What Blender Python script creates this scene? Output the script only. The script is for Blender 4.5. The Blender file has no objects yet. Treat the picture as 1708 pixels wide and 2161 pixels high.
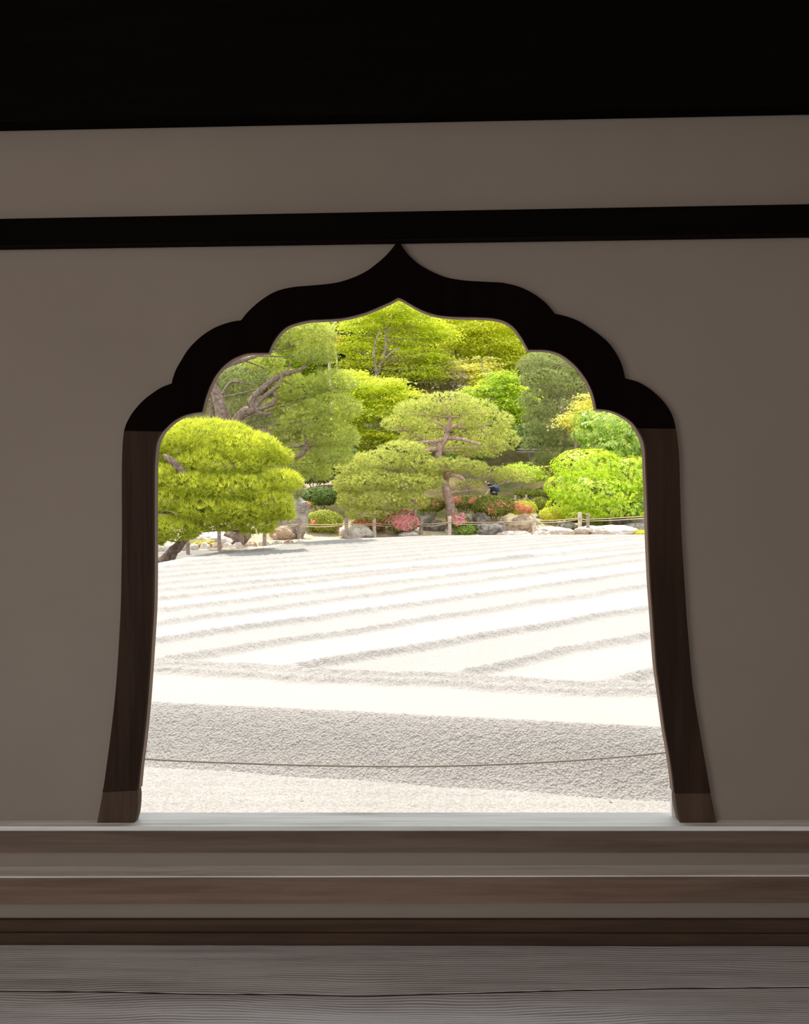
import bpy, bmesh, math, random
import numpy as np
from mathutils import Vector, Matrix, noise
from mathutils.geometry import tessellate_polygon
rnd = random.Random(7)
rng = np.random.default_rng(7)
SC = bpy.context.scene
COL = SC.collection

# ------------------------------------------------------------------ camera
F = 1600.0
EYE = Vector((0.0, 0.0, 2.05))
PSI, PITCH, ROLL = math.atan(1.28e-5 * F), math.radians(-1.1), math.radians(-0.6)
_c, _s = math.cos(PSI), math.sin(PSI)
FWD = Vector((-_s * math.cos(PITCH), _c * math.cos(PITCH), math.sin(PITCH)))
_r0 = Vector((_c, _s, 0)); _u0 = _r0.cross(FWD)
RIGHT = _r0 * math.cos(ROLL) + _u0 * math.sin(ROLL)
UP = _u0 * math.cos(ROLL) - _r0 * math.sin(ROLL)
cd = bpy.data.cameras.new('camera'); cam = bpy.data.objects.new('camera', cd); COL.objects.link(cam)
M = Matrix((RIGHT, UP, -FWD)).transposed().to_4x4(); M.translation = EYE
cam.matrix_world = M
cd.sensor_width = 36.0; cd.sensor_fit = 'AUTO'; cd.lens = F / 2161 * 36
cd.clip_start = 0.02; cd.clip_end = 500
SC.camera = cam

# ------------------------------------------------------------------ world, sun, exposure
w = bpy.data.worlds.new('world'); SC.world = w; w.use_nodes = True
bg = w.node_tree.nodes['Background']
bg.inputs['Color'].default_value = (0.92, 0.96, 1.0, 1); bg.inputs['Strength'].default_value = 1.65
sd = bpy.data.lights.new('sun', 'SUN'); sd.energy = 6.4; sd.angle = math.radians(1.2); sd.color = (1.0, 0.95, 0.86)
sun = bpy.data.objects.new('sun', sd); COL.objects.link(sun)
SUN_DIR = Vector((-0.16, 0.33, 0.93)).normalized()
sun.rotation_euler = SUN_DIR.to_track_quat('Z', 'Y').to_euler()
def area(name, loc, target, sx, sy, power, col):
    l = bpy.data.lights.new(name, 'AREA'); l.shape = 'RECTANGLE'; l.size = sx; l.size_y = sy
    l.energy = power; l.color = col; l.spread = math.radians(140)
    o = bpy.data.objects.new(name, l); COL.objects.link(o); o.location = loc
    o.rotation_euler = (Vector(loc) - Vector(target)).to_track_quat('Z', 'Y').to_euler()
    return o
# added area lights for daylight from unseen doorways, raised to reach top faces
area('daylight_fill_left', (-2.9, -1.2, 2.75), (-0.3, 1.0, 2.0), 2.6, 1.3, 14.5, (1.0, 0.89, 0.81))
area('daylight_fill_back', (0.3, -3.4, 3.0), (0.2, 1.6, 1.4), 3.2, 1.1, 6.8, (1.0, 0.89, 0.81))
SC.view_settings.view_transform = 'Standard'
SC.view_settings.look = 'None'
SC.view_settings.exposure = 0.0
SC.view_settings.gamma = 1.0
SC.view_settings.use_curve_mapping = False
SC.cycles.use_denoising = True
SC.cycles.max_bounces = 12
SC.cycles.diffuse_bounces = 9
SC.cycles.transmission_bounces = 9
SC.cycles.transparent_max_bounces = 4

# ------------------------------------------------------------------ helpers
def ray(px, py):
    return FWD * F + RIGHT * (px - 854) + UP * (1080.5 - py)
def P(px, py, Y):
    d = ray(px, py); return EYE + d * (Y / d.y)
def onz(px, py, z):
    d = ray(px, py); return EYE + d * ((z - EYE.z) / d.z)
def tag(o, label=None, cat=None, group=None, kind=None):
    if label: o['label'] = label
    if cat: o['category'] = cat
    if group: o['group'] = group
    if kind: o['kind'] = kind
    return o
def empty(name, loc=(0, 0, 0), **k):
    o = bpy.data.objects.new(name, None); o.empty_display_size = 0.2
    COL.objects.link(o); o.location = loc
    return tag(o, **k)
def put(o, parent):
    if parent is not None:
        o.parent = parent
        o.matrix_parent_inverse = Matrix.Translation(-Vector(parent.location))
    return o
def mesh_np(name, V, T, mat, parent=None, tint=None, smooth=False, nv=3):
    me = bpy.data.meshes.new(name)
    V = np.ascontiguousarray(V, dtype=np.float32).reshape(-1, 3); T = np.ascontiguousarray(T, dtype=np.int32).reshape(-1, nv)
    me.vertices.add(len(V)); me.vertices.foreach_set('co', V.ravel())
    me.loops.add(T.size); me.loops.foreach_set('vertex_index', T.ravel())
    me.polygons.add(len(T)); me.polygons.foreach_set('loop_start', np.arange(0, T.size, nv, dtype=np.int32))
    if smooth: me.polygons.foreach_set('use_smooth', np.ones(len(T), dtype=bool))
    if tint is not None:
        a = me.attributes.new('tint', 'FLOAT', 'POINT'); a.data.foreach_set('value', np.asarray(tint, dtype=np.float32))
    me.update(calc_edges=True)
    if mat: me.materials.append(mat)
    o = bpy.data.objects.new(name, me); COL.objects.link(o)
    return put(o, parent)
class MB:
    def __init__(s): s.v = []; s.f = []
    def add(s, v, f):
        n = len(s.v); s.v += [tuple(p) for p in v]; s.f += [tuple(i + n for i in q) for q in f]
        return s
    def box(s, a, b):
        x0, y0, z0 = a; x1, y1, z1 = b
        v = [(x0,y0,z0),(x1,y0,z0),(x1,y1,z0),(x0,y1,z0),(x0,y0,z1),(x1,y0,z1),(x1,y1,z1),(x0,y1,z1)]
        return s.add(v, [(0,3,2,1),(4,5,6,7),(0,1,5,4),(1,2,6,5),(2,3,7,6),(3,0,4,7)])
    def tube(s, pts, rad, seg=8, cap=True, rough=0.0):
        pts = [Vector(p) for p in pts]; n = len(pts); base = len(s.v); V = []
        for i, p in enumerate(pts):
            t = (pts[min(i+1, n-1)] - pts[max(i-1, 0)]).normalized()
            a = t.cross(Vector((0.13, 1, 0.21))).normalized(); b = t.cross(a)
            for k in range(seg):
                an = 2 * math.pi * k / seg
                r = rad[i] * (1 + rough * (noise.noise(p * 9 + Vector((k * 1.7, 0, 0)))))
                V.append(p + (a * math.cos(an) + b * math.sin(an)) * r)
        Fc = []
        for i in range(n - 1):
            for k in range(seg):
                k2 = (k + 1) % seg
                Fc.append((i*seg+k, i*seg+k2, (i+1)*seg+k2, (i+1)*seg+k))
        if cap:
            Fc.append(tuple(range(seg))[::-1]); Fc.append(tuple((n-1)*seg+k for k in range(seg)))
        return s.add(V, Fc)
    def build(s, name, mat, parent=None, smooth=False, bevel=0.0, **k):
        me = bpy.data.meshes.new(name); me.from_pydata(s.v, [], s.f); me.update()
        bm = bmesh.new(); bm.from_mesh(me); bmesh.ops.recalc_face_normals(bm, faces=bm.faces)
        if bevel > 0:
            bmesh.ops.bevel(bm, geom=[e for e in bm.edges if len(e.link_faces) == 2 and e.calc_face_angle(0) > 0.6], offset=bevel, segments=2, profile=0.6, affect='EDGES')
        bm.to_mesh(me); bm.free()
        if smooth: me.polygons.foreach_set('use_smooth', [True] * len(me.polygons))
        if mat: me.materials.append(mat)
        o = bpy.data.objects.new(name, me); COL.objects.link(o)
        tag(o, **k)
        return put(o, parent)
def smooth_line(pts, rad, k=4):
    # Catmull-Rom through the given points
    out, ro = [], []
    pts = [Vector(p) for p in pts]; n = len(pts)
    for i in range(n - 1):
        p0, p1, p2, p3 = pts[max(i-1,0)], pts[i], pts[i+1], pts[min(i+2,n-1)]
        for j in range(k):
            t = j / k
            out.append(0.5*((2*p1)+(p2-p0)*t+(2*p0-5*p1+4*p2-p3)*t*t+(3*p1-p0-3*p2+p3)*t**3))
            ro.append(rad[i]*(1-t)+rad[i+1]*t)
    out.append(pts[-1]); ro.append(rad[-1])
    return out, ro

# ------------------------------------------------------------------ materials
def newmat(name):
    m = bpy.data.materials.new(name); m.use_nodes = True
    nt = m.node_tree; b = nt.nodes['Principled BSDF']
    return m, nt, b
def ramp(nt, fac, stops):
    r = nt.nodes.new('ShaderNodeValToRGB')
    while len(r.color_ramp.elements) > 1: r.color_ramp.elements.remove(r.color_ramp.elements[-1])
    r.color_ramp.elements[0].position = stops[0][0]; r.color_ramp.elements[0].color = (*stops[0][1], 1)
    for p, c in stops[1:]:
        e = r.color_ramp.elements.new(p); e.color = (*c, 1)
    nt.links.new(fac, r.inputs[0]); return r.outputs[0]
def coords(nt, scale=(1,1,1), loc=(0,0,0)):
    tc = nt.nodes.new('ShaderNodeTexCoord'); mp = nt.nodes.new('ShaderNodeMapping')
    mp.inputs['Scale'].default_value = scale; mp.inputs['Location'].default_value = loc
    nt.links.new(tc.outputs['Object'], mp.inputs[0]); return mp.outputs[0]
def tex_noise(nt, vec, scale, detail=4, rough=0.55, dist=0.0):
    n = nt.nodes.new('ShaderNodeTexNoise'); n.inputs['Scale'].default_value = scale
    n.inputs['Detail'].default_value = detail; n.inputs['Roughness'].default_value = rough
    n.inputs['Distortion'].default_value = dist
    nt.links.new(vec, n.inputs['Vector']); return n.outputs['Fac']
def bump(nt, b, h, strength, dist, prev=None):
    n = nt.nodes.new('ShaderNodeBump'); n.inputs['Strength'].default_value = strength; n.inputs['Distance'].default_value = dist
    nt.links.new(h, n.inputs['Height'])
    if prev: nt.links.new(prev, n.inputs['Normal'])
    nt.links.new(n.outputs[0], b.inputs['Normal']); return n.outputs[0]
def mathn(nt, op, a, b_):
    n = nt.nodes.new('ShaderNodeMath'); n.operation = op
    for i, x in enumerate((a, b_)):
        if isinstance(x, (int, float)): n.inputs[i].default_value = x
        else: nt.links.new(x, n.inputs[i])
    return n.outputs[0]
def wood(name, dark, light, axis='x', rough=0.6, spec=0.3, fine=1.0, bstr=0.25, wave=False, lo=0.30, hi=0.68):
    m, nt, b = newmat(name)
    s = {'x': (1.2, 26, 26), 'z': (26, 26, 1.2), 'y': (26, 1.2, 26)}[axis]
    v = coords(nt, tuple(q * fine for q in s))
    n1 = tex_noise(nt, v, 1.6, 6, 0.65, 0.4)
    v2 = coords(nt, (0.6, 2.5, 2.5) if axis == 'x' else (2.5, 2.5, 0.6))
    n2 = tex_noise(nt, v2, 1.7, 3, 0.5)
    f = mathn(nt, 'ADD', mathn(nt, 'MULTIPLY', n1, 0.62), mathn(nt, 'MULTIPLY', n2, 0.38))
    if wave:
        wv = nt.nodes.new('ShaderNodeTexWave'); wv.wave_type = 'BANDS'; wv.bands_direction = 'Y'
        v3 = coords(nt, (0.32, 1.0, 1.0), (0.4, 0.31, 0))
        wv.inputs['Scale'].default_value = 42; wv.inputs['Distortion'].default_value = 26.0
        wv.inputs['Detail'].default_value = 1.6; wv.inputs['Detail Scale'].default_value = 0.16; wv.inputs['Detail Roughness'].default_value = 0.45
        nt.links.new(v3, wv.inputs['Vector'])
        f = mathn(nt, 'ADD', mathn(nt, 'MULTIPLY', f, 0.72), mathn(nt, 'MULTIPLY', wv.outputs['Fac'], 0.20))
    c = ramp(nt, f, [(lo, dark), (hi, light)])
    nt.links.new(c, b.inputs['Base Color'])
    b.inputs['Roughness'].default_value = rough; b.inputs['Specular IOR Level'].default_value = spec
    bump(nt, b, f, bstr, 0.004)
    return m
def plaster():
    m, nt, b = newmat('plaster')
    v = coords(nt)
    c = ramp(nt, tex_noise(nt, v, 1.3, 4, 0.6), [(0.3, (0.325, 0.275, 0.232)), (0.7, (0.36, 0.306, 0.260))])
    nt.links.new(c, b.inputs['Base Color']); b.inputs['Roughness'].default_value = 0.95
    b.inputs['Specular IOR Level'].default_value = 0.1
    bump(nt, b, tex_noise(nt, v, 60, 5, 0.6), 0.08, 0.002)
    return m
def stone(name, a, b_, c_, scale=3.0, bs=0.6, moss=None):
    m, nt, b = newmat(name)
    v = coords(nt)
    n1 = tex_noise(nt, v, scale, 8, 0.68, 0.6); n2 = tex_noise(nt, v, scale * 6, 5, 0.7)
    f = mathn(nt, 'ADD', mathn(nt, 'MULTIPLY', n1, 0.6), mathn(nt, 'MULTIPLY', n2, 0.4))
    col = ramp(nt, f, [(0.36, a), (0.5, b_), (0.64, c_)])
    nt.links.new(col, b.inputs['Base Color']); b.inputs['Roughness'].default_value = 0.9
    b.inputs['Specular IOR Level'].default_value = 0.15
    bump(nt, b, f, bs, 0.12)
    return m
def sand(name, tint=(0.352, 0.330, 0.308), use_attr=True, grain=60.0):
    m, nt, b = newmat(name)
    v = coords(nt)
    vo = nt.nodes.new('ShaderNodeTexVoronoi'); vo.inputs['Scale'].default_value = grain
    nt.links.new(v, vo.inputs['Vector'])
    n1 = tex_noise(nt, v, grain * 0.6, 3, 0.7); n2 = tex_noise(nt, v, 1.1, 3, 0.5)
    f = mathn(nt, 'ADD', mathn(nt, 'MULTIPLY', n1, 0.7), mathn(nt, 'MULTIPLY', vo.outputs['Distance'], -0.30))  # pebble gaps coloured darker for crevice shade
    f = mathn(nt, 'ADD', f, mathn(nt, 'MULTIPLY', n2, 0.2))
    c = ramp(nt, f, [(0.22, tuple(q * .45 for q in tint)), (0.30, tuple(q * .85 for q in tint)), (0.40, tuple(q * 1.06 for q in tint)), (0.52, tuple(q * 1.2 for q in tint))])
    if use_attr:
        a0 = nt.nodes.new('ShaderNodeAttribute'); a0.attribute_name = 'tint'
        mx = nt.nodes.new('ShaderNodeMixRGB'); mx.inputs[1].default_value = (*[q * 1.06 for q in tint], 1)
        nt.links.new(mathn(nt, 'ADD', mathn(nt, 'MULTIPLY', a0.outputs['Fac'], 0.32), 0.10), mx.inputs[0]); nt.links.new(c, mx.inputs[2]); c = mx.outputs[0]
    nt.links.new(c, b.inputs['Base Color']); b.inputs['Roughness'].default_value = 1.0
    b.inputs['Specular IOR Level'].default_value = 0.0
    h = mathn(nt, 'ADD', mathn(nt, 'MULTIPLY', vo.outputs['Distance'], -0.6), n1)
    bn = nt.nodes.new('ShaderNodeBump'); bn.inputs['Distance'].default_value = 0.012
    nt.links.new(h, bn.inputs['Height']); nt.links.new(bn.outputs[0], b.inputs['Normal'])
    if use_attr:
        at = nt.nodes.new('ShaderNodeAttribute'); at.attribute_name = 'tint'
        nt.links.new(mathn(nt, 'ADD', mathn(nt, 'MULTIPLY', at.outputs['Fac'], 0.75), 0.15), bn.inputs['Strength'])
    else: bn.inputs['Strength'].default_value = 0.7
    return m
def leaf(name, stops, trans=0.5, rough=0.6, spec=0.25):
    m = bpy.data.materials.new(name); m.use_nodes = True; nt = m.node_tree
    for n in list(nt.nodes): nt.nodes.remove(n)
    out = nt.nodes.new('ShaderNodeOutputMaterial')
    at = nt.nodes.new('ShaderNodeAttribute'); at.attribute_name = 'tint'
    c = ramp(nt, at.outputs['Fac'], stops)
    df = nt.nodes.new('ShaderNodeBsdfDiffuse'); tr = nt.nodes.new('ShaderNodeBsdfTranslucent'); gl = nt.nodes.new('ShaderNodeBsdfGlossy')
    gl.inputs['Roughness'].default_value = rough; gl.inputs['Color'].default_value = (0.6, 0.6, 0.6, 1)
    nt.links.new(c, df.inputs[0]); nt.links.new(c, tr.inputs[0])
    mx = nt.nodes.new('ShaderNodeMixShader'); mx.inputs[0].default_value = trans
    nt.links.new(df.outputs[0], mx.inputs[1]); nt.links.new(tr.outputs[0], mx.inputs[2])
    m2 = nt.nodes.new('ShaderNodeMixShader'); m2.inputs[0].default_value = 0.04 * spec / 0.25
    nt.links.new(mx.outputs[0], m2.inputs[1]); nt.links.new(gl.outputs[0], m2.inputs[2])
    nt.links.new(m2.outputs[0], out.inputs[0])
    return m
def plain(name, col, rough=0.8, spec=0.2):
    m, nt, b = newmat(name); v = coords(nt)
    c = ramp(nt, tex_noise(nt, v, 12, 4), [(0.3, tuple(q*0.85 for q in col)), (0.7, col)])
    nt.links.new(c, b.inputs['Base Color']); b.inputs['Roughness'].default_value = rough; b.inputs['Specular IOR Level'].default_value = spec
    return m
MT = {}
MT['plaster'] = plaster()
MT['black_wood'] = wood('black_wood', (0.0025, 0.0018, 0.0015), (0.006, 0.004, 0.003), 'x', 0.8, 0.03)
MT['red_black_wood'] = wood('red_black_wood', (0.006, 0.003, 0.002), (0.014, 0.006, 0.004), 'x', 0.75, 0.05)
MT['jamb_wood'] = wood('jamb_wood', (0.016, 0.008, 0.005), (0.060, 0.034, 0.022), 'z', 0.65, 0.10)
MT['arch_wood'] = wood('arch_wood', (0.0030, 0.0015, 0.001), (0.008, 0.004, 0.0028), 'z', 0.8, 0.02)
MT['lit_edge_wood'] = wood('lit_edge_wood', (0.16, 0.10, 0.07), (0.34, 0.23, 0.17), 'z', 0.6, 0.2)
MT['foot_wood'] = wood('foot_wood', (0.045, 0.025, 0.015), (0.13, 0.080, 0.055), 'z', 0.6, 0.2)
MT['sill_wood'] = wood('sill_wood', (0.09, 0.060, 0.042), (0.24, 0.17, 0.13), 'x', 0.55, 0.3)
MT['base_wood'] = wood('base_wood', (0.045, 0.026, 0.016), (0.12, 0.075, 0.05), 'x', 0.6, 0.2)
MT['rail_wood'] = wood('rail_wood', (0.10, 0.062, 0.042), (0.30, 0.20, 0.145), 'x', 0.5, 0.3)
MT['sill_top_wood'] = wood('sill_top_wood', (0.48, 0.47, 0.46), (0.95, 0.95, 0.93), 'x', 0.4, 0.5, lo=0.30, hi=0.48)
MT['lit_top_wood'] = wood('lit_top_wood', (0.50, 0.41, 0.36), (0.97, 0.92, 0.87), 'x', 0.4, 0.6, lo=0.28, hi=0.50)
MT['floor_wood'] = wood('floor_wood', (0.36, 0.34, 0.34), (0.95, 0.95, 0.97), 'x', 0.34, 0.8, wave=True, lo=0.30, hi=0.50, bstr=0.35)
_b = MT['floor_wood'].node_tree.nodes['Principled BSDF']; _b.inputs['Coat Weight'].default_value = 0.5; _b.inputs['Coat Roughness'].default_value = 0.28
MT['ceiling_wood'] = wood('ceiling_wood', (0.50, 0.41, 0.33), (0.72, 0.62, 0.52), 'y', 0.8, 0.1)
MT['sand'] = sand('raked_sand')
MT['gravel'] = sand('gravel', (0.35, 0.325, 0.30), False, 70)
MT['bark'] = stone('pine_bark', (0.10, 0.070, 0.055), (0.33, 0.235, 0.19), (0.62, 0.50, 0.43), 9, 0.9)
MT['pink_bark'] = stone('pink_bark', (0.22, 0.14, 0.11), (0.50, 0.33, 0.28), (0.80, 0.60, 0.54), 7, 0.6)
MT['grey_bark'] = stone('grey_bark', (0.16, 0.12, 0.09), (0.38, 0.31, 0.26), (0.6, 0.53, 0.46), 6, 0.5)
MT['birch'] = stone('birch_bark', (0.3, 0.28, 0.25), (0.62, 0.6, 0.55), (0.8, 0.78, 0.74), 4, 0.2)
MT['stone'] = stone('grey_stone', (0.10, 0.09, 0.085), (0.40, 0.36, 0.33), (0.72, 0.66, 0.61), 2.6, 0.9)
MT['pale_stone'] = stone('pale_stone', (0.34, 0.29, 0.25), (0.62, 0.56, 0.51), (0.85, 0.79, 0.74), 2.4, 0.6)
MT['dark_stone'] = stone('dark_stone', (0.08, 0.065, 0.055), (0.24, 0.19, 0.16), (0.52, 0.44, 0.38), 3, 1.0)
MT['brown_stone'] = stone('brown_stone', (0.26, 0.17, 0.11), (0.52, 0.38, 0.28), (0.78, 0.66, 0.54), 2.6, 0.9)
MT['moss'] = stone('moss', (0.16, 0.15, 0.03), (0.38, 0.34, 0.08), (0.62, 0.52, 0.2), 3, 0.8)
MT['post_wood'] = stone('weathered_post', (0.14, 0.10, 0.085), (0.36, 0.29, 0.25), (0.55, 0.47, 0.42), 8, 0.4)
MT['pale_post'] = stone('pale_post', (0.40, 0.31, 0.25), (0.66, 0.56, 0.49), (0.82, 0.72, 0.65), 8, 0.4)
MT['rope'] = plain('straw_rope', (0.66, 0.55, 0.38)); MT['grey_rope'] = plain('grey_rope', (0.30, 0.26, 0.22))
def earth():
    m, nt, b = newmat('earth'); v = coords(nt)
    n1 = tex_noise(nt, v, 0.35, 5, 0.6); n2 = tex_noise(nt, v, 7, 5, 0.7)
    f = mathn(nt, 'ADD', mathn(nt, 'MULTIPLY', n1, 0.7), mathn(nt, 'MULTIPLY', n2, 0.3))
    soil = ramp(nt, f, [(0.36, (0.32, 0.25, 0.15)), (0.5, (0.55, 0.45, 0.31)), (0.64, (0.78, 0.67, 0.52))])
    moss = ramp(nt, f, [(0.36, (0.035, 0.045, 0.015)), (0.5, (0.10, 0.085, 0.035)), (0.64, (0.22, 0.18, 0.08))])
    at = nt.nodes.new('ShaderNodeAttribute'); at.attribute_name = 'tint'
    mx = nt.nodes.new('ShaderNodeMixRGB'); nt.links.new(at.outputs['Fac'], mx.inputs[0]); nt.links.new(soil, mx.inputs[1]); nt.links.new(moss, mx.inputs[2])
    nt.links.new(mx.outputs[0], b.inputs['Base Color']); b.inputs['Roughness'].default_value = 1.0; b.inputs['Specular IOR Level'].default_value = 0.05
    bump(nt, b, n2, 0.7, 0.08)
    return m
MT['earth'] = earth()
# foliage: dark leaf -> light leaf -> fresh shoot
MT['n_bright'] = leaf('bright_pine_needles', [(0, (0.294, 0.337, 0.050)), (0.5, (0.637, 0.691, 0.074)), (0.85, (0.930, 0.923, 0.074)), (1, (0.930, 0.923, 0.162))], 0.45)
MT['n_mid'] = leaf('mid_pine_needles', [(0, (0.281, 0.325, 0.087)), (0.5, (0.584, 0.654, 0.137)), (0.9, (0.901, 0.898, 0.162)), (1, (0.930, 0.874, 0.287))], 0.45)
MT['n_soft'] = leaf('soft_pine_needles', [(0, (0.350, 0.380, 0.110)), (0.5, (0.670, 0.710, 0.190)), (0.9, (0.930, 0.910, 0.240)), (1, (0.930, 0.80, 0.36))], 0.45)
MT['n_grey'] = leaf('grey_pine_needles', [(0, (0.188, 0.215, 0.100)), (0.5, (0.400, 0.447, 0.175)), (1, (0.664, 0.679, 0.262))], 0.4)
MT['maple'] = leaf('maple_leaves', [(0, (0.294, 0.386, 0.037)), (0.5, (0.664, 0.752, 0.050)), (0.9, (0.930, 0.930, 0.074)), (1, (0.930, 0.752, 0.112))], 0.55)
MT['maple_y'] = leaf('yellow_green_leaves', [(0, (0.400, 0.459, 0.050)), (0.5, (0.796, 0.825, 0.062)), (1, (0.930, 0.930, 0.137))], 0.55)
MT['maple_g'] = leaf('fresh_green_leaves', [(0, (0.215, 0.337, 0.037)), (0.5, (0.532, 0.703, 0.050)), (1, (0.930, 0.930, 0.074))], 0.55)
MT['ochre'] = leaf('ochre_leaves', [(0, (0.50, 0.50, 0.08)), (0.5, (0.88, 0.84, 0.14)), (1, (0.93, 0.86, 0.30))], 0.5)
MT['orange'] = leaf('orange_leaves', [(0, (0.822, 0.459, 0.062)), (1, (0.930, 0.691, 0.112))], 0.5)
MT['pale_leaf'] = leaf('pale_leaves', [(0, (0.373, 0.362, 0.112)), (0.5, (0.716, 0.679, 0.237)), (1, (0.930, 0.930, 0.537))], 0.5)
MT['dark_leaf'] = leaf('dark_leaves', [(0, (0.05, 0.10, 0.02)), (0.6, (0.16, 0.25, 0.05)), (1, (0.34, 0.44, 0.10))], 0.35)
MT['big_bright'] = leaf('glossy_bright_leaves', [(0, (0.320, 0.508, 0.037)), (0.5, (0.611, 0.825, 0.037)), (1, (0.930, 0.930, 0.087))], 0.5, 0.35, 0.5)
MT['big_green'] = leaf('glossy_green_leaves', [(0, (0.162, 0.288, 0.050)), (0.5, (0.347, 0.532, 0.074)), (1, (0.716, 0.850, 0.162))], 0.45, 0.35, 0.5)
MT['azalea'] = leaf('azalea_leaves', [(0, (0.14, 0.18, 0.03)), (0.6, (0.34, 0.38, 0.06)), (1, (0.56, 0.56, 0.12))], 0.4)
MT['lime'] = leaf('lime_shrub_leaves', [(0, (0.400, 0.459, 0.062)), (0.6, (0.848, 0.825, 0.112)), (1, (0.930, 0.930, 0.212))], 0.5)
MT['olive'] = leaf('olive_shrub_leaves', [(0, (0.22, 0.28, 0.04)), (0.6, (0.55, 0.60, 0.09)), (1, (0.80, 0.78, 0.20))], 0.5)
MT['pink'] = leaf('pink_petals', [(0, (0.95, 0.36, 0.40)), (0.5, (0.97, 0.58, 0.60)), (1, (0.96, 0.62, 0.62))], 0.55)
MT['red'] = leaf('red_petals', [(0, (0.95, 0.32, 0.20)), (0.5, (0.97, 0.52, 0.36)), (1, (0.96, 0.56, 0.36))], 0.55)
MT['bare'] = leaf('bare_twigs', [(0, (0.22, 0.17, 0.13)), (1, (0.55, 0.46, 0.38))], 0.1)

# ================================================================== THE HALL
WY = 2.0                      # inner face of the plaster wall
FZ = 0.868                    # floor level
CY = 1.980                    # curb in front of the wall
TZ = 0.84                     # bottom of the slot between curb and wall
CZ = 3.62
XL, XR, YB = -3.0, 3.1, -5.0
def zat(py, Y, px=854): return P(px, py, Y).z

OUT_L = [(840,504),(836,513),(828,524),(818,535.6),(808,545.5),(796,555.6),(774,572),(742.6,586.8),(707,597),(662.5,602),(618,606),(582,615),(551,633.5),(524.6,656.6),(509,675.8),
 (489,679),(463.7,687),(441,698.4),(416.6,716.8),(396,739),(381.7,762),(371.5,780),(364,801),(363,809)]
SH_OUT_L = [(363,809),(342,817),(323.4,828.6),(302.6,844.8),(281.8,868),(268,891),(261.7,909.5)]
JB_OUT_L = [(261.7,909.5),(258.6,942),(257,1011),(257.5,1127),(256.5,1200),(255.5,1260),(253.4,1312),(248.6,1396),(243,1468.5),(235,1540.7),(227,1601),(219.7,1653.8),(216,1672)]
FT_OUT_L = [(216,1672),(212.5,1692),(203.5,1738)]
IN_L = [(840,626),(825.5,634.5),(800.2,645.8),(775,656.3),(749.6,664),(720,670),(682,672.7),(655,674),(629.7,678.9),(605,688),(586.6,704.5),(573.3,725),(565.7,743.4),
 (545.7,743.6),(525,744),(506.7,748.6),(484,759.8),(465.7,776),(451.4,794.7),(441,815)]
SH_IN_L = [(441,815),(432,839.8),(424.8,868.4),(408.4,870.5),(387.9,875.6),(369.4,884.8),(355,896),(340.7,910.7)]
JB_IN_L = [(340.7,910.7),(332.5,925),(327.6,941.5),(324.6,975),(323.7,1011),(323.5,1126),(323.6,1200),(323,1260),(321.6,1300),(318,1360),(313.5,1428),(308.7,1492.6),(301.5,1565),(294,1625),(290,1668)]
FT_IN_L = [(290,1668),(291.5,1682),(291,1700),(289,1720),(284,1738)]
OUT_R = [(840,504),(847,517),(860.6,535.6),(872,547),(885,558),(911.7,573),(943,585.4),(983,592),(1032,594.8),(1063,597),(1098.6,606),(1129.8,622),(1154,641),(1171.5,662),
 (1193.6,667),(1218,675.7),(1242.8,690.4),(1267,707.6),(1287,726),(1304,750.6),(1314,772.8),(1320,798.6)]
SH_OUT_R = [(1320,798.6),(1343.6,804.7),(1363,814.6),(1380,827),(1398,844),(1413,864),(1422,884),(1427,905)]
JB_OUT_R = [(1427,905),(1432,940),(1434.5,980),(1436.5,1060),(1440,1150),(1446,1240),(1449.6,1300),(1455.6,1372),(1462.8,1449),(1472.4,1512),(1484.5,1584),(1495,1644),(1500.5,1674)]
FT_OUT_R = [(1500.5,1674),(1514,1738)]
IN_R = [(840,626),(852.9,631.6),(871.9,643),(893,653.8),(918,662),(943.5,666),(977,667.5),(1004,668),(1041,670.2),(1065.7,676.5),(1085,689),(1100,708),(1110,725),(1116.5,737),
 (1146.9,737),(1169,740.5),(1191,750),(1213,767.5),(1230.5,787.5),(1241,803)]
SH_IN_R = [(1241,803),(1250,822),(1256,840),(1260.5,862),(1284.6,864.5),(1304,870.5),(1324,881.5),(1338,893),(1346,904)]
JB_IN_R = [(1346,904),(1357,924),(1363,946),(1365,990.6),(1367.7,1052),(1369.8,1126),(1372,1180),(1375,1240),(1378.6,1288),(1383.4,1360),(1388,1415.6),(1395.5,1468.5),(1405,1540.7),(1414.7,1596),(1422,1646.5),(1424.5,1674)]
FT_IN_R = [(1424.5,1674),(1427,1700),(1431,1720),(1436,1738)]
FY0, FY1 = 1.984, 2.014       # front and back of the window frame
CUSPS = {(509,675.8), (565.7,743.4), (424.8,868.4), (1171.5,662), (1116.5,737), (1260.5,862)}
def sm(pts, k=4):
    out, seg = [], []
    for i, p in enumerate(pts):
        seg.append(p)
        if (p in CUSPS or i == len(pts) - 1) and len(seg) > 1:
            a, _ = smooth_line([(q[0], q[1], 0) for q in seg], [1] * len(seg), k)
            a = [(q.x, q.y) for q in a]; a[-1] = seg[-1]; a[0] = seg[0]
            out += a if not out else a[1:]
            seg = [p]
    return out
OUT_L, SH_OUT_L, JB_OUT_L, IN_L, SH_IN_L, JB_IN_L = [sm(q) for q in (OUT_L, SH_OUT_L, JB_OUT_L, IN_L, SH_IN_L, JB_IN_L)]
OUT_R, SH_OUT_R, JB_OUT_R, IN_R, SH_IN_R, JB_IN_R = [sm(q) for q in (OUT_R, SH_OUT_R, JB_OUT_R, IN_R, SH_IN_R, JB_IN_R)]

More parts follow.
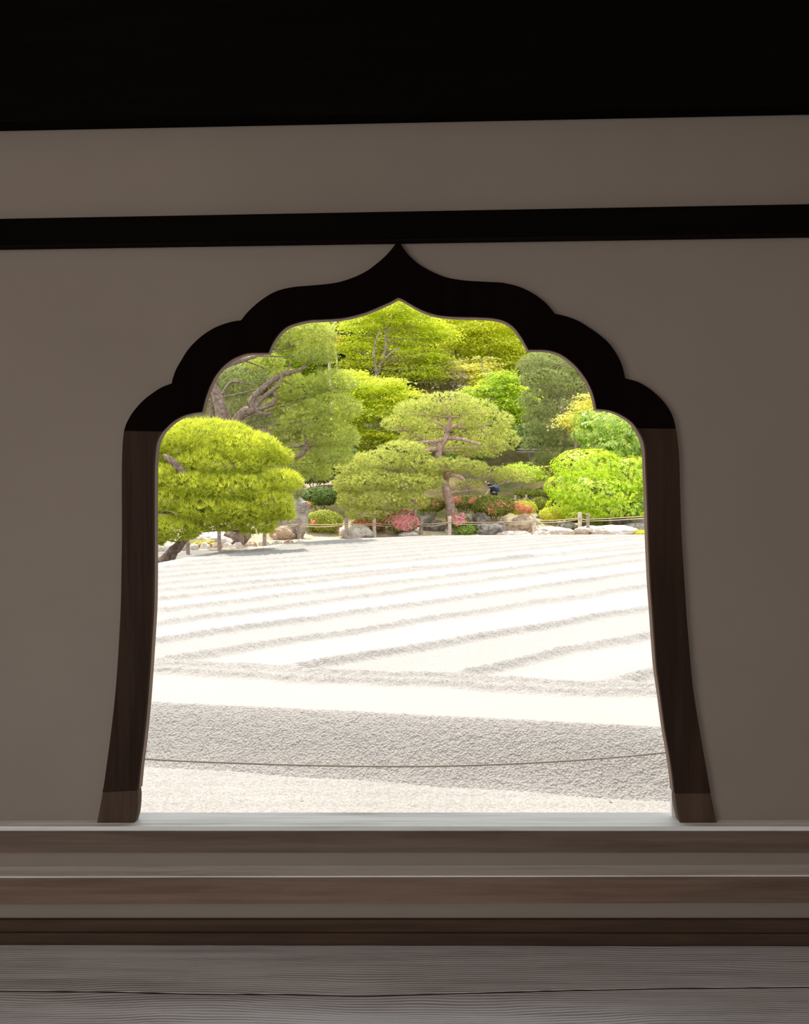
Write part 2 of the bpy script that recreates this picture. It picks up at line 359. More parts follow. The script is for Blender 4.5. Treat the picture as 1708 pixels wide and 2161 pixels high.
def prism(poly3, y0, y1):
    """extrude a polygon given on plane y0 back to y1 (same x,z)."""
    n = len(poly3); mb = MB()
    tri = tessellate_polygon([[Vector((p.x, p.z, 0)) for p in poly3]])
    V = [(p.x, y0, p.z) for p in poly3] + [(p.x, y1, p.z) for p in poly3]
    Fc = [tuple(t) for t in tri] + [tuple(i + n for i in t)[::-1] for t in tri]
    Fc += [(i, (i + 1) % n, (i + 1) % n + n, i + n) for i in range(n)]
    return mb.add(V, Fc)
win = empty('window_1', P(840, 1728, FY0), kind='structure')
tag(win, label='cusped bell-shaped window frame of dark wood opening onto the garden')
def piece(name, outer, inner, mat, label=None, bevel=0.0):
    poly = [P(x, y, FY0) for x, y in outer] + [P(x, y, FY0) for x, y in inner][::-1]
    q = []
    for p in poly:
        if not q or (q[-1] - p).length > 1e-5: q.append(p)
    o = prism(q, FY0, FY1).build(name, mat, win, bevel=bevel)
    if label: o['label'] = label
    return o
piece('arch_piece', OUT_L, IN_L, MT['arch_wood'])
piece('arch_piece', OUT_R, IN_R, MT['arch_wood'])
piece('shoulder_piece', SH_OUT_L, SH_IN_L, MT['arch_wood'])
piece('shoulder_piece', SH_OUT_R, SH_IN_R, MT['arch_wood'])
piece('jamb', JB_OUT_L, JB_IN_L, MT['jamb_wood'])
piece('jamb', JB_OUT_R, JB_IN_R, MT['jamb_wood'])
piece('foot', FT_OUT_L, FT_IN_L, MT['foot_wood'], 'lighter foot block of the frame', 0.004)
piece('foot', FT_OUT_R, FT_IN_R, MT['foot_wood'], 'lighter foot block of the frame', 0.004)
def lip(prof, side):
    # added strip, paler in colour for light on the reveal, along the inner contour, standing 4 mm into the opening
    a = [P(x, y, FY0) for x, y in prof]; b = []
    for i, p in enumerate(a):
        t = (a[min(i + 1, len(a) - 1)] - a[max(i - 1, 0)]).normalized()
        n = Vector((-t.z, 0, t.x)) * side
        b.append(p + n * .0014)
    if abs(prof[0][0] - 840) < 1: b[0] = a[0] + Vector((0, 0, -.0028))
    V = []
    for p, q in zip(a, b): V += [(p.x, FY0 + .008, p.z), (q.x, FY0 + .008, q.z), (q.x, 2.017, q.z), (p.x, 2.017, p.z)]
    Fc = []
    for i in range(len(a) - 1):
        o_ = 4 * i
        for k in range(4): Fc.append((o_ + k, o_ + 4 + k, o_ + 4 + (k + 1) % 4, o_ + (k + 1) % 4))
    Fc += [(0, 1, 2, 3), tuple(4 * (len(a) - 1) + k for k in range(4))]
    return MB().add(V, Fc).build('inner_edge', MT['lit_edge_wood'], win, label='inner edging strip, coloured paler brown for light on the reveal')
for pr, sd in ((IN_L, 1), (SH_IN_L, 1), (JB_IN_L, 1), (IN_R, -1), (SH_IN_R, -1), (JB_IN_R, -1)): lip(pr, sd)
# thin weathered batten fixed outside the window at its lower corner
MB().box((P(1416,1700,2.03).x, 2.022, zat(1725,2.03)-0.002), (P(1450,1700,2.03).x, 2.034, P(1416,1640,2.03).z)).build('batten', MT['sill_top_wood'], win)

# wall with the window opening
hole = []
for x, y in OUT_L + SH_OUT_L[1:] + JB_OUT_L[1:] + FT_OUT_L[1:]: hole.append((x, y))
hole_r = [(x, y) for x, y in OUT_R[1:] + SH_OUT_R[1:] + JB_OUT_R[1:] + FT_OUT_R[1:]]
loop = hole[::-1] + hole_r
cx, cy = 850, 1230
hp = []
for x, y in loop:
    xx, yy = cx + (x - cx) * 0.965, cy + (y - cy) * 0.955
    if y > 1725: yy = 1752
    hp.append(P(xx, yy, WY))
outer = [Vector((XL, WY, 0.0)), Vector((XR, WY, 0.0)), Vector((XR, WY, CZ + .1)), Vector((XL, WY, CZ + .1))]
n1, n2 = len(outer), len(hp)
tri = tessellate_polygon([[Vector((p.x, p.z, 0)) for p in outer], [Vector((p.x, p.z, 0)) for p in hp]])
allp = outer + hp; N = len(allp); y1 = 2.042
V = [(p.x, WY, p.z) for p in allp] + [(p.x, y1, p.z) for p in allp]
Fc = [tuple(t) for t in tri] + [tuple(i + N for i in t)[::-1] for t in tri]
Fc += [(i, (i + 1) % n1, (i + 1) % n1 + N, i + N) for i in range(n1)]
Fc += [(n1 + i, n1 + (i + 1) % n2, n1 + (i + 1) % n2 + N, n1 + i + N) for i in range(n2)]
MB().add(V, Fc).build('wall_front', MT['plaster'], kind='structure', label='plain plaster wall around the bell-shaped window')

# horizontal timbers: given by the pixel rows at the left and right picture border
def timber(name, top, bot, yfront, mat, label, bevel=0.003, back=WY + 0.001):
    """top / bot: z on the front plane at x = XL and XR."""
    v = []
    for X, zt, zb in ((XL, top[0], bot[0]), (XR, top[1], bot[1])):
        v += [(X, yfront, zb), (X, back, zb), (X, back, zt), (X, yfront, zt)]
    f = [(0,1,2,3),(7,6,5,4),(0,4,5,1),(1,5,6,2),(2,6,7,3),(3,7,4,0)]
    return MB().add(v, f).build(name, mat, kind='structure', label=label, bevel=bevel)
def edge(pyl, pyr, Y):
    a, b = P(0, pyl, Y), P(1708, pyr, Y); s = (b.z - a.z) / (b.x - a.x)
    return (a.z + s * (XL - a.x), a.z + s * (XR - a.x))
timber('trim_1', (CZ, CZ), edge(257, 222, 1.95), 1.95, MT['black_wood'], 'deep soot-black lintel beam under the ceiling')
timber('trim_2', edge(461, 430, 1.968), edge(516, 490, 1.968), 1.968, MT['black_wood'], 'black beam across the wall above the pointed arch')
timber('trim_7', edge(515, 489, 1.972), edge(520, 494, 1.972), 1.972, MT['red_black_wood'], 'thin reddish strip under the black beam', 0.001)
# sill: body, and a silvery top board, brightened in colour for skylight, in two strips with a crack between
SY = 1.962
sill = empty('trim_3', (0, SY, 1.1), kind='structure', label='sill timber the window frame stands on, silvery top brightened in colour for skylight')
zt = edge(1744, 1744, SY); zb = edge(1800, 1800, SY)
zt = (zt[0], zt[1])
def timber_child(name, parent, t, b, yf, yb, mat, bevel=0.002):
    v = []
    for X, a, c in ((XL, t[0], b[0]), (XR, t[1], b[1])):
        v += [(X, yf, c), (X, yb, c), (X, yb, a), (X, yf, a)]
    f = [(0,1,2,3),(7,6,5,4),(0,4,5,1),(1,5,6,2),(2,6,7,3),(3,7,4,0)]
    return MB().add(v, f).build(name, mat, parent, bevel=bevel)
lo = tuple(q - 0.012 for q in zt)
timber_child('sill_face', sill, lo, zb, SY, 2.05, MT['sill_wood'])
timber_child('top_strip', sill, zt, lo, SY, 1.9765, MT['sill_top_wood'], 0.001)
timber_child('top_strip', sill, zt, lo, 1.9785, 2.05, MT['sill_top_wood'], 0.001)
# rail
RY = 1.944
rail = empty('trim_4', (0, RY, 1.05), kind='structure', label='middle wooden rail below the sill with top coloured bright in place of light')
zt = edge(1850, 1847, RY); zb = edge(1909, 1906, RY); lo = tuple(q - 0.004 for q in zt)
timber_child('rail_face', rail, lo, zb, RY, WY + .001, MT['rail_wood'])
timber_child('rail_top', rail, zt, lo, RY + .0005, WY + .001, MT['lit_top_wood'], 0.0015)  # near-white top colour stands in for light on the upper face
# base: two stacked dark boards on the floor
base = empty('baseboard_front', (0, CY, FZ), kind='structure', label='dark base timbers between the lowest wall strip and the floor')
zt = edge(1942, 1942, CY + .008); zm = edge(1968, 1970, CY + .008)
timber_child('upper_board', base, zt, zm, CY + .008, WY + .001, MT['base_wood'])
zm2 = edge(1969, 1971, CY)
timber_child('lower_board', base, tuple(q - .0005 for q in zm2), (FZ - .03, FZ - .03), CY, WY + .001, MT['base_wood'])


# floor of long boards running along the wall, the joint wanders like the split in the photo
floor = empty('floor', (0, 0, FZ), kind='structure', label='weathered grain floor boards in front of the window')
def crack(X):
    # joint position as seen at px rows
    pts = [(-3, 0), (0, 2091), (230, 2093), (430, 2098), (600, 2098), (760, 2102), (940, 2097), (1200, 2090), (1400, 2086), (1708, 2083)]
    w = [onz(px, py, FZ) for px, py in pts[1:]]
    if X <= w[0].x: return w[0].y
    for a, b in zip(w, w[1:]):
        if X <= b.x: return a.y + (b.y - a.y) * (X - a.x) / (b.x - a.x)
    return w[-1].y
ys = np.linspace(XL, XR, 120)
def board(f0, f1, gap=0.0016):
    top, V, Fc = [], [], []
    for X in ys:
        a, b = f0(X) + gap, f1(X) - gap
        V += [(X, a, FZ - .03), (X, b, FZ - .03), (X, b, FZ), (X, a, FZ)]
    n = len(ys)
    for i in range(n - 1):
        o = 4 * i
        for k in range(4): Fc.append((o + k, o + 4 + k, o + 4 + (k + 1) % 4, o + (k + 1) % 4))
    Fc += [(0, 1, 2, 3), tuple(4 * (n - 1) + k for k in range(4))[::-1]]
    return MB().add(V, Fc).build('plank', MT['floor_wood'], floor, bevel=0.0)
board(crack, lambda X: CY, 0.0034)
V = []
for X in ys: V += [(X, crack(X) - .006, FZ - .002), (X, crack(X) + .006, FZ - .002)]
MB().add(V, [(2 * i, 2 * i + 2, 2 * i + 3, 2 * i + 1) for i in range(len(ys) - 1)]).build('joint_dark', MT['black_wood'], floor)  # black strip in the joint paints the dark of the gap
yy = 1.20
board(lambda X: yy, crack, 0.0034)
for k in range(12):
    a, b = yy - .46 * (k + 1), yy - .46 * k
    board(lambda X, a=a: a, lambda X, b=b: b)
MB().box((XL, YB, FZ - .06), (XR, CY, FZ - .031)).build('subfloor', MT['black_wood'], floor)
ceil_ = empty('ceiling', (0, 0, CZ), kind='structure', label='plain board ceiling')
for k in range(12):
    a = XL + (XR - XL) * k / 12
    MB().box((a + .002, YB, CZ), (a + (XR - XL) / 12 - .002, WY, CZ + .03)).build('board', MT['ceiling_wood'], ceil_)
MB().box((XL, YB, CZ + .031), (XR, WY, CZ + .06)).build('deck', MT['black_wood'], ceil_)
# side walls with doorways
MB().box((XL - .1, 0.0, FZ - .1), (XL, WY + .04, CZ)).box((XL - .1, YB, FZ - .1), (XL, -2.7, CZ)).box((XL - .1, -2.7, 3.45), (XL, 0, CZ)).build('wall_left', MT['plaster'], kind='structure')
MB().box((XR, YB, FZ - .1), (XR + .1, WY + .04, CZ)).build('wall_right', MT['base_wood'], kind='structure')
MB().box((XL - .1, YB - .1, FZ - .1), (-2.1, YB, CZ)).box((1.3, YB - .1, FZ - .1), (XR + .1, YB, CZ)).box((-2.1, YB - .1, 2.8), (1.3, YB, CZ)).build('wall_back', MT['base_wood'], kind='structure')
# veranda and eave outside (they keep the sun off the window)
ver = empty('veranda', (0, 2.5, 0.6), kind='structure', label='veranda boards outside under the window')
for k in range(6):
    MB().box((-6, 2.06 + .13 * k, .60), (6, 2.185 + .13 * k, .64)).build('plank', MT['base_wood'], ver)
for X in (-5, -2.6, 0, 2.6, 5): MB().box((X - .08, 2.6, 0), (X + .08, 2.76, .60)).build('post', MT['base_wood'], ver)
eave = empty('roof', (0, 3, 3.9), kind='structure', label='deep eave over the window')
MB().add([(-6,-6,6.5),(6,-6,6.5),(6,3.62,4.12),(-6,3.62,4.12),(-6,-6,6.6),(6,-6,6.6),(6,3.62,4.24),(-6,3.62,4.24)], [(0,3,2,1),(4,5,6,7),(0,1,5,4),(1,2,6,5),(2,3,7,6),(3,0,4,7)]).build('roof_slab', MT['base_wood'], eave)
for k in range(24):
    X = -5.8 + k * .5
    MB().add([(X,2.05,4.38),(X+.07,2.05,4.38),(X+.07,3.3,4.06),(X,3.3,4.06),(X,2.05,4.46),(X+.07,2.05,4.46),(X+.07,3.3,4.14),(X,3.3,4.14)], [(0,3,2,1),(4,5,6,7),(0,1,5,4),(1,2,6,5),(2,3,7,6),(3,0,4,7)]).build('rafter', MT['base_wood'], eave)
# gravel court around the hall, seen only as light through the doorways

# ================================================================== SAND PLATFORM
PH = 0.38
PY0 = 4.4
def seg_d(x, y, ax, ay, bx, by):
    dx, dy = bx - ax, by - ay
    t = np.clip(((x - ax) * dx + (y - ay) * dy) / (dx * dx + dy * dy), 0, 1)
    return np.hypot(x - ax - t * dx, y - ay - t * dy)
POLY = [(-7.9, 7.5), (-5.0, 6.80), (-2.24, 6.20), (-0.11, 5.81), (1.68, 5.46), (4.5, 4.9), (9, 4.1), (17, 3.6), (20, 16), (19, 26), (14.5, 30.8), (9.34, 32.2), (4.34, 33.0), (0.26, 32.9), (-3.22, 30.9), (-5.08, 28.3), (-6.08, 25.1), (-6.75, 22.5), (-7.05, 19.4), (-7.6, 14), (-8.2, 9.5), (-8.3, 8.0)]
def sdist(x, y):
    d = np.full(x.shape, 1e9); ins = np.zeros(x.shape, bool)
    n = len(POLY)
    for i in range(n):
        ax, ay = POLY[i]; bx, by = POLY[(i + 1) % n]
        d = np.minimum(d, seg_d(x, y, ax, ay, bx, by))
        c = ((ay > y) != (by > y)) & (x < (bx - ax) * (y - ay) / (by - ay + 1e-12) + ax)
        ins ^= c
    return np.where(ins, d, -d)
def wl(a, b): # world line through two pixels on platform: y = m x + c
    p, q = onz(*a, PH), onz(*b, PH); m = (q.y - p.y) / (q.x - p.x); return m, p.y - m * p.x
BANDS = [ # (near line, far line) of each raked band
 (((972,1427),(1363,1344)), ((638,1410),(1363,1286))),
 (((382,1392),(1363,1240.5)), ((329.5,1354),(1363,1209))),
 (((329.5,1320),(1363,1183.5)), ((329.5,1292),(1363,1167.5))),
 (((329.5,1269),(1363,1150)), ((329.5,1249),(860,1202)))]
LN = [(wl(*a), wl(*b)) for a, b in BANDS]
LN.insert(0, ((0.80, 3.55), (0.80, 5.35)))
for c in (20.0, 23.1, 26.3, 29.6, 33.0, 36.5): LN.append(((1.04, c), (1.02, c + 1.75)))
RIM_U = [onz(*q, PH) for q in [(200,1394),(408,1404),(628,1415),(860,1426.6),(1300,1448),(1500,1457)]]
RIM_L = [onz(*q, PH) for q in [(150,1405),(326,1417),(529.5,1430),(860,1443),(1111,1458),(1383,1466),(1560,1478)]]
rows = np.concatenate([np.linspace(PY0, 5.6, 120, endpoint=False), 5.6 * np.exp(np.linspace(0, math.log(34.2 / 5.6), 760))])
cols = np.linspace(-1, 1, 300)
YY = np.repeat(rows[:, None], 300, 1); XX = cols[None, :] * (YY * 0.46 + 0.6) + 0.2
ex = np.abs(cols[None, :]) ** 6 * np.sign(cols[None, :]) ; XX = XX + ex * 5.0
def poly_y(pts, x):
    return np.interp(x, [p.x for p in pts], [p.y for p in pts])
sd_ = sdist(XX, YY)
wob = 0.03 * np.sin(XX * 3.1 + 1) + 0.02 * np.sin(XX * 7.7 + YY)
ru, rl = poly_y(RIM_U, XX) + wob, poly_y(RIM_L, XX) + wob
h = np.zeros_like(XX); rough = np.zeros_like(XX)
inner = np.clip((YY - ru) / 0.12, 0, 1)
edge_in = np.clip((sd_ - 0.55) / 0.3, 0, 1)
lw = 0.035 * np.sin(XX * 2.3 + YY * 1.7) + 0.02 * np.sin(XX * 6.1 - YY * 5.3)
for (m1, c1), (m2, c2) in LN:
    k1, k2 = 1 / math.hypot(1, m1), 1 / math.hypot(1, m2)
    d1 = (YY - m1 * XX - c1) * k1 + lw; d2 = (YY - m2 * XX - c2) * k2 + lw * .7
    for d, hh in ((d1, 0.072), (d2, 0.058)):
        far = np.clip(YY / 9.0, 0.9, 1.5)
        h += hh * np.exp(-(d / (0.085 * far)) ** 2) * inner * edge_in
        rough = np.maximum(rough, np.exp(-(d / 0.16) ** 2) * inner * edge_in)
    inside = np.clip(d1 / .08, 0, 1) * np.clip(-d2 / .08, 0, 1)
    h -= 0.018 * inside * inner * edge_in
    rough = np.maximum(rough, 0.45 * inside * inner * edge_in)
for r_, hh in ((ru, 0.040), (rl, 0.048)):
    h += hh * np.exp(-((YY - r_) / 0.075) ** 2); rough = np.maximum(rough, np.exp(-((YY - r_) / .13) ** 2))
rough = np.maximum(rough, 0.8 * ((YY > rl) & (YY < ru)))
slope_d = np.clip(-sd_ / 0.46, 0, 1)
slope_d = slope_d * slope_d * (3 - 2 * slope_d) * 0.35 + slope_d * 0.65
rough = np.where(sd_ < 0.02, 1.0, rough); bumpy = np.where(sd_ < .02, .30, rough)
wn = rng.normal(size=XX.shape)
wn = (wn + np.roll(wn, 1, 0) + np.roll(wn, 1, 1)) / 1.7
cell = np.clip((YY / 8.0), 0.6, 1.6)
ZZ = PH * (1 - slope_d) + h + wn * (0.0010 + 0.0048 * bumpy * cell)
ZZ = np.where(sd_ < -0.46, ZZ - 0.03, ZZ)
V = np.stack([XX, YY, ZZ], -1).reshape(-1, 3)
nr, nc = XX.shape
idx = np.arange(nr * nc).reshape(nr, nc)
Q = np.stack([idx[:-1, :-1], idx[:-1, 1:], idx[1:, 1:], idx[1:, :-1]], -1).reshape(-1, 4)
sdq = sd_.ravel()[Q].max(1); Q = Q[sdq > -0.50]
o = mesh_np('sand_platform', V, Q, MT['sand'], tint=rough.ravel(), smooth=True, nv=4)
tag(o, 'wide raised bed of white sand raked into diagonal stripes', 'sand bed', kind='stuff')

# gravel court (flat ground round the bed)
g = MB().add([(-40, -14, 0), (40, -14, 0), (40, 40, 0), (-40, 40, 0)], [(0, 1, 2, 3)])
g.build('ground', MT['gravel'], kind='structure', label='pale gravel court around the sand bed')
# near gravel strip with real unevenness at the foot of the bed
rows2 = np.linspace(3.2, 7.4, 300); XX2 = np.repeat(np.linspace(-5, 6, 520)[None, :], 300, 0); YY2 = np.repeat(rows2[:, None], 520, 1)
wn = rng.normal(size=XX2.shape)
ZZ2 = 0.008 + np.abs(wn) * 0.0035 + .003 * np.sin(YY2 * 34 + 0.6 * np.sin(XX2 * 1.3))
idx = np.arange(XX2.size).reshape(XX2.shape)
Q2 = np.stack([idx[:-1, :-1], idx[:-1, 1:], idx[1:, 1:], idx[1:, :-1]], -1).reshape(-1, 4)
o = mesh_np('gravel', np.stack([XX2, YY2, ZZ2], -1), Q2, MT['sand'], tint=np.full(XX2.size, .8), smooth=True, nv=4)
tag(o, 'loose pale gravel at the foot of the sand bed below the sagging rope', 'gravel', kind='stuff')

# hill terrain
def terr(x, y):
    t = np.clip(y - 33.5, 0, None)
    z = 0.10 * np.clip(t / 2, 0, 1) + 0.20 * np.clip(y - 36.5, 0, 5.5) + 0.30 * np.clip(y - 42, 0, 6) + 0.46 * np.clip(y - 48, 0, 22) + 0.85 * np.clip(y - 70, 0, 40)
    return z + 0.12 * np.sin(x * .9 + y * .4) * np.clip((y - 36) / 6, 0, 1) + .05 * np.sin(x * 2.3 + 1)* np.clip((y - 36) / 3, 0, 1) + 0.02
def tz(x, y): return float(terr(np.array(float(x)), np.array(float(y))))
gx, gy = np.meshgrid(np.linspace(-46, 46, 210), np.concatenate([np.linspace(28.5, 50, 110), np.linspace(50.5, 104, 60)]))
keep_l = gx
gz = terr(gx, gy) 
# keep the court level where the path runs between bed and garden on the left
gz = np.where((gy < 30.5) | ((gy < 34) & (gx > -4.5)), gz - 0.06, gz)
moss = np.clip((gy - 38.5 + np.sin(gx * .8) * 1.2) / 2.5, 0, 1)
idx = np.arange(gx.size).reshape(gx.shape)
Q = np.stack([idx[:-1, :-1], idx[:-1, 1:], idx[1:, 1:], idx[1:, :-1]], -1).reshape(-1, 4)
o = mesh_np('terrain', np.stack([gx, gy, gz], -1), Q, MT['earth'], tint=moss.ravel(), smooth=True, nv=4)
tag(o, kind='structure', label='bare sandy garden bank rising into the wooded hillside')

# ================================================================== FOLIAGE
def unit(n):
    v = rng.normal(size=(n, 3)); return v / np.linalg.norm(v, axis=1, keepdims=True)
def norm(v): return v / (np.linalg.norm(v, axis=-1, keepdims=True) + 1e-9)
def lump_points(c, r, n, low=-0.55, lumps=9, fill=0.35):
    """points on a lumpy ellipsoid: centre c, radii r -> positions, outward normals, height 0..1"""
    u = unit(int(n * 2.2)); u = u[u[:, 2] > low][:n]; n = len(u)
    cen = unit(lumps); cen[:, 2] = np.abs(cen[:, 2]) * .8
    dots = u @ norm(cen).T; k = dots.max(1)
    rad = 0.74 + 0.32 * np.clip((k - .55) / .45, 0, 1) + rng.normal(size=n) * .05
    rad *= np.where(rng.random(n) < fill, rng.uniform(.55, .95, n), 1)
    p = u * rad[:, None] * np.array(r)
    nn = norm(u / np.array(r) * min(r))
    return p + np.array(c), nn, (u[:, 2] + 1) / 2
def needles(p, ax, L, W, k, spread, tint):
    """k needle triangles fanned around ax at every p"""
    n = len(p); ax = np.repeat(norm(ax), k, 0); p = np.repeat(p, k, 0); t = np.repeat(tint, k)
    d = norm(ax + unit(n * k) * spread); s = norm(np.cross(d, unit(n * k)))
    L = L * rng.uniform(.65, 1.15, (n * k, 1))
    a = p - s * W / 2; b = p + s * W / 2; c = p + d * L
    V = np.stack([a, b, c], 1).reshape(-1, 3)
    t = t + rng.normal(size=n * k) * .07
    return V, np.repeat(np.clip(t, 0, 1), 3)
def leaves(p, nrm, S, asp, tint, drop=0.0, jit=.5):
    """pointed leaf = quad of 4 verts, long axis roughly across nrm"""
    n = len(p); nr_ = norm(nrm + unit(n) * jit)
    d = norm(np.cross(nr_, unit(n))); d[:, 2] -= drop; d = norm(d); s = norm(np.cross(d, nr_))
    S = S * rng.uniform(.6, 1.2, (n, 1))
    a = p; b = p + d * S * .5 + s * S * asp * .5; c = p + d * S; e = p + d * S * .5 - s * S * asp * .5
    V = np.stack([a, b, c, e], 1).reshape(-1, 3)
    return V, np.repeat(np.clip(tint + rng.normal(size=n) * .08, 0, 1), 4)
def tri_leaves(p, nrm, S, tint, jit=.45):
    n = len(p); nr_ = norm(nrm + unit(n) * jit); d = norm(np.cross(nr_, unit(n))); s = norm(np.cross(d, nr_))
    S = S * rng.uniform(.6, 1.3, (n, 1))
    V = np.stack([p - s * S * .42, p + s * S * .42, p + d * S], 1).reshape(-1, 3)
    return V, np.repeat(np.clip(tint + rng.normal(size=n) * .10, 0, 1), 3)
FOL_T = [0]
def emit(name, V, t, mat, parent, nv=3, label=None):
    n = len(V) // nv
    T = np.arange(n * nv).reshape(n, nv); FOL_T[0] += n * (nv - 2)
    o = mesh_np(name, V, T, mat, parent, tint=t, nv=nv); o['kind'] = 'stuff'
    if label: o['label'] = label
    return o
DENS = 1.25
def pine_pad(px, py, wd, ht, Y, mat, parent, needle=0.16, nw=0.020, dens=1.0, bias=0.0, name='needle_pad'):
    s = Y / F; c = P(px, py, Y); r = (wd * s / 2, wd * s / 2 * .85, ht * s / 2)
    area_px = wd * ht
    n = int(area_px / 10.5 * dens * DENS)
    p, nn, hgt = lump_points(c, r, n, -.75, lumps=int(8 + wd / 12))
    up = np.array([0, 0, 1.0])
    ax = nn * .75 + up * .65
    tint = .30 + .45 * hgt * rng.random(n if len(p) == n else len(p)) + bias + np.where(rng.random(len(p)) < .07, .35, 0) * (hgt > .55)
    V, t = needles(p, ax, needle, nw, 8, .78, tint)
    return emit(name, V, t, mat, parent)
def spray_pad(px, py, wd, ht, Y, mat, parent, S=.15, dens=1.0, bias=0.0, flat=True, name='leaf_spray'):
    """crown part made of flat tiers of small leaves"""
    s = Y / F; c = P(px, py, Y); r = np.array((wd * s / 2, wd * s / 2 * .8, ht * s / 2))
    nt_ = max(6, int(wd * ht / 95 * dens * DENS))
    p0, nn, hg = lump_points(c, r, nt_, -.8, fill=.5)
    k = 44
    q = np.repeat(p0, k, 0); R = .46 * (Y / 55)
    off = rng.normal(size=(len(q), 3)) * np.array([R, R, R * (.16 if flat else .5)])
    # tiers droop outward
    off[:, 2] -= .20 * (off * np.repeat(nn, k, 0)).sum(1)
    nrm = np.repeat(nn * .35 + np.array([0, -.25, .9]), k, 0)
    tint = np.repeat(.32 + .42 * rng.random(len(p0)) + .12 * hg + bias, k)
    V, t = tri_leaves(q + off, nrm, S, tint, .5)
    return emit(name, V, t, mat, parent)
def big_pad(px, py, wd, ht, Y, mat, parent, S=.22, dens=1.0, bias=0., name='leaf_mass'):
    s = Y / F; c = P(px, py, Y); r = (wd * s / 2, wd * s / 2 * .8, ht * s / 2)
    n = int(wd * ht / 32 * dens * DENS)
    p, nn, hg = lump_points(c, r, n, -.8, lumps=16, fill=.25)
    k = 7; q = np.repeat(p, k, 0)
    an = rng.uniform(0, 2 * math.pi, len(q)); 
    t1 = norm(np.cross(np.repeat(nn, k, 0), np.array([0.1, .2, 1]))); t2 = norm(np.cross(np.repeat(nn, k, 0), t1))
    d = norm(t1 * np.cos(an)[:, None] + t2 * np.sin(an)[:, None] + np.repeat(nn, k, 0) * .35 + np.array([0, 0, -.25]))
    sN = norm(np.cross(d, np.repeat(nn, k, 0) + unit(len(q)) * .25)); L = S * rng.uniform(.7, 1.15, (len(q), 1))
    drp = np.array([0, 0, -.18])
    V = np.stack([q, q + d * L * .5 + sN * L * .17, q + d * L + drp * L, q + d * L * .5 - sN * L * .17], 1).reshape(-1, 3)
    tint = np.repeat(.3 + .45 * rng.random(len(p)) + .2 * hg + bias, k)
    return emit(name, V, np.repeat(np.clip(tint, 0, 1), 4), mat, parent, nv=4)
def limb(name, pts, mat, parent, Y, seg=8, jag=0.0, k=4, label=None):
    """pts: (px, py, r_px[, dY])"""
    s = Y / F
    W = [P(q[0], q[1], Y + (q[3] if len(q) > 3 else 0)) for q in pts]; R = [q[2] * s for q in pts]
    a, b = smooth_line(W, R, k)
    o = MB().tube(a, b, seg, rough=.25).build(name, mat, parent, smooth=True)
    if label: o['label'] = label
    return o
def tree(name, label, cat, Y, trunk, pads, padf, mat, bark, group=None, limbs=(), twigs=True, ground=True, **kw):
    base = P(trunk[0][0], trunk[0][1], Y + (trunk[0][3] if len(trunk[0]) > 3 else 0))
    if ground:
        z = tz(base.x, base.y) if base.y > 30 else 0.0
        base.z = z
    root = empty(name, base, label=label, cat=cat, group=group)
    pts = list(trunk); s = Y / F
    W = [P(q[0], q[1], Y + (q[3] if len(q) > 3 else 0)) for q in pts]; R = [q[2] * s for q in pts]
    if ground:
        W = [Vector((W[0].x, W[0].y, base.z - .08))] + ([] if W[0].z - base.z < .15 else [W[0]]) + W[1:]
        R = [R[0] * 1.25] + ([] if len(W) == len(R) else [R[0]]) + R[1:]
    a, b = smooth_line(W, R, 4)
    MB().tube(a, b, 10, rough=.3).build('trunk', bark, root, smooth=True)
    for L_ in limbs: limb('branch', L_, bark, root, Y)
    axis = a
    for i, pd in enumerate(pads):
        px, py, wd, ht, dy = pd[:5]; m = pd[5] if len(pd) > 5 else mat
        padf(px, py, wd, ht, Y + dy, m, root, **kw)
        if twigs:
            c = P(px, py + ht * .2, Y + dy)
            near = min(axis[len(axis) // 4:], key=lambda q: (q - c).length + max(0, q.z - c.z) * 1.5)
            mid = (near + c) / 2 + Vector((0, 0, -.03 * (near - c).length + .05)) + Vector((rnd.uniform(-.1, .1), rnd.uniform(-.1, .1), rnd.uniform(-.1, .15)))
            aa, bb = smooth_line([near, mid, c], [s * 1.9, s * 1.4, s * .8], 4)
            mb = MB().tube(aa, bb, 5)
            for j in range(5):
                e = c + Vector((rnd.uniform(-1, 1) * wd * s * .42, rnd.uniform(-.8, .4) * wd * s * .35, rnd.uniform(-.1, .35) * ht * s))
                st = mid.lerp(c, rnd.uniform(.3, 1)); m2 = (st + e) / 2 + Vector((0, 0, rnd.uniform(-.1, .12)))
                aa, bb = smooth_line([st, m2, e], [s * .9, s * .7, s * .4], 3); mb.tube(aa, bb, 4)
            mb.build('branch', bark, root, smooth=True)
    return root

# ---- left front pine
tree('pine_tree', 'bright yellow-green pine with a leaning trunk beside the sand bed, left foreground', 'tree', 24.6,
 [(345,1186,14),(362,1168,12),(384,1145,9),(402,1118,8),(425,1085,7),(448,1050,6),(430,1010,6),(405,985,5),(375,955,4)],
 [(430,922,190,64,.2),(515,952,150,70,.0),(372,955,120,80,.3),(465,985,190,64,.1),(572,966,80,46,.5),(300,975,110,90,.0),(398,1030,150,56,-.7),(490,1035,160,60,-.5),
  (590,1022,90,52,-.2),(338,1010,90,50,-.8),(440,1078,140,50,-.9),(560,1070,110,70,-.5),(360,1062,110,56,-.9),(500,1085,110,56,-.8),(540,1112,80,48,-.5),(598,1088,48,34,-.5),
  (365,1122,110,56,-1.1),(450,1108,90,44,-.7),(310,1130,80,70,-.9),(285,1050,90,90,0)],
 pine_pad, MT['n_bright'], MT['bark'], limbs=[[(345,962,5,-1.2),(362,972,7,-1.2),(382,992,8,-1.1),(398,1010,7,-1),(412,1030,6,-.6),(425,1060,6,0)], [(402,1118,5),(360,1085,4,-.6),(330,1080,3,-.8)]],
 needle=.20, nw=.024, dens=1.0, bias=.05)
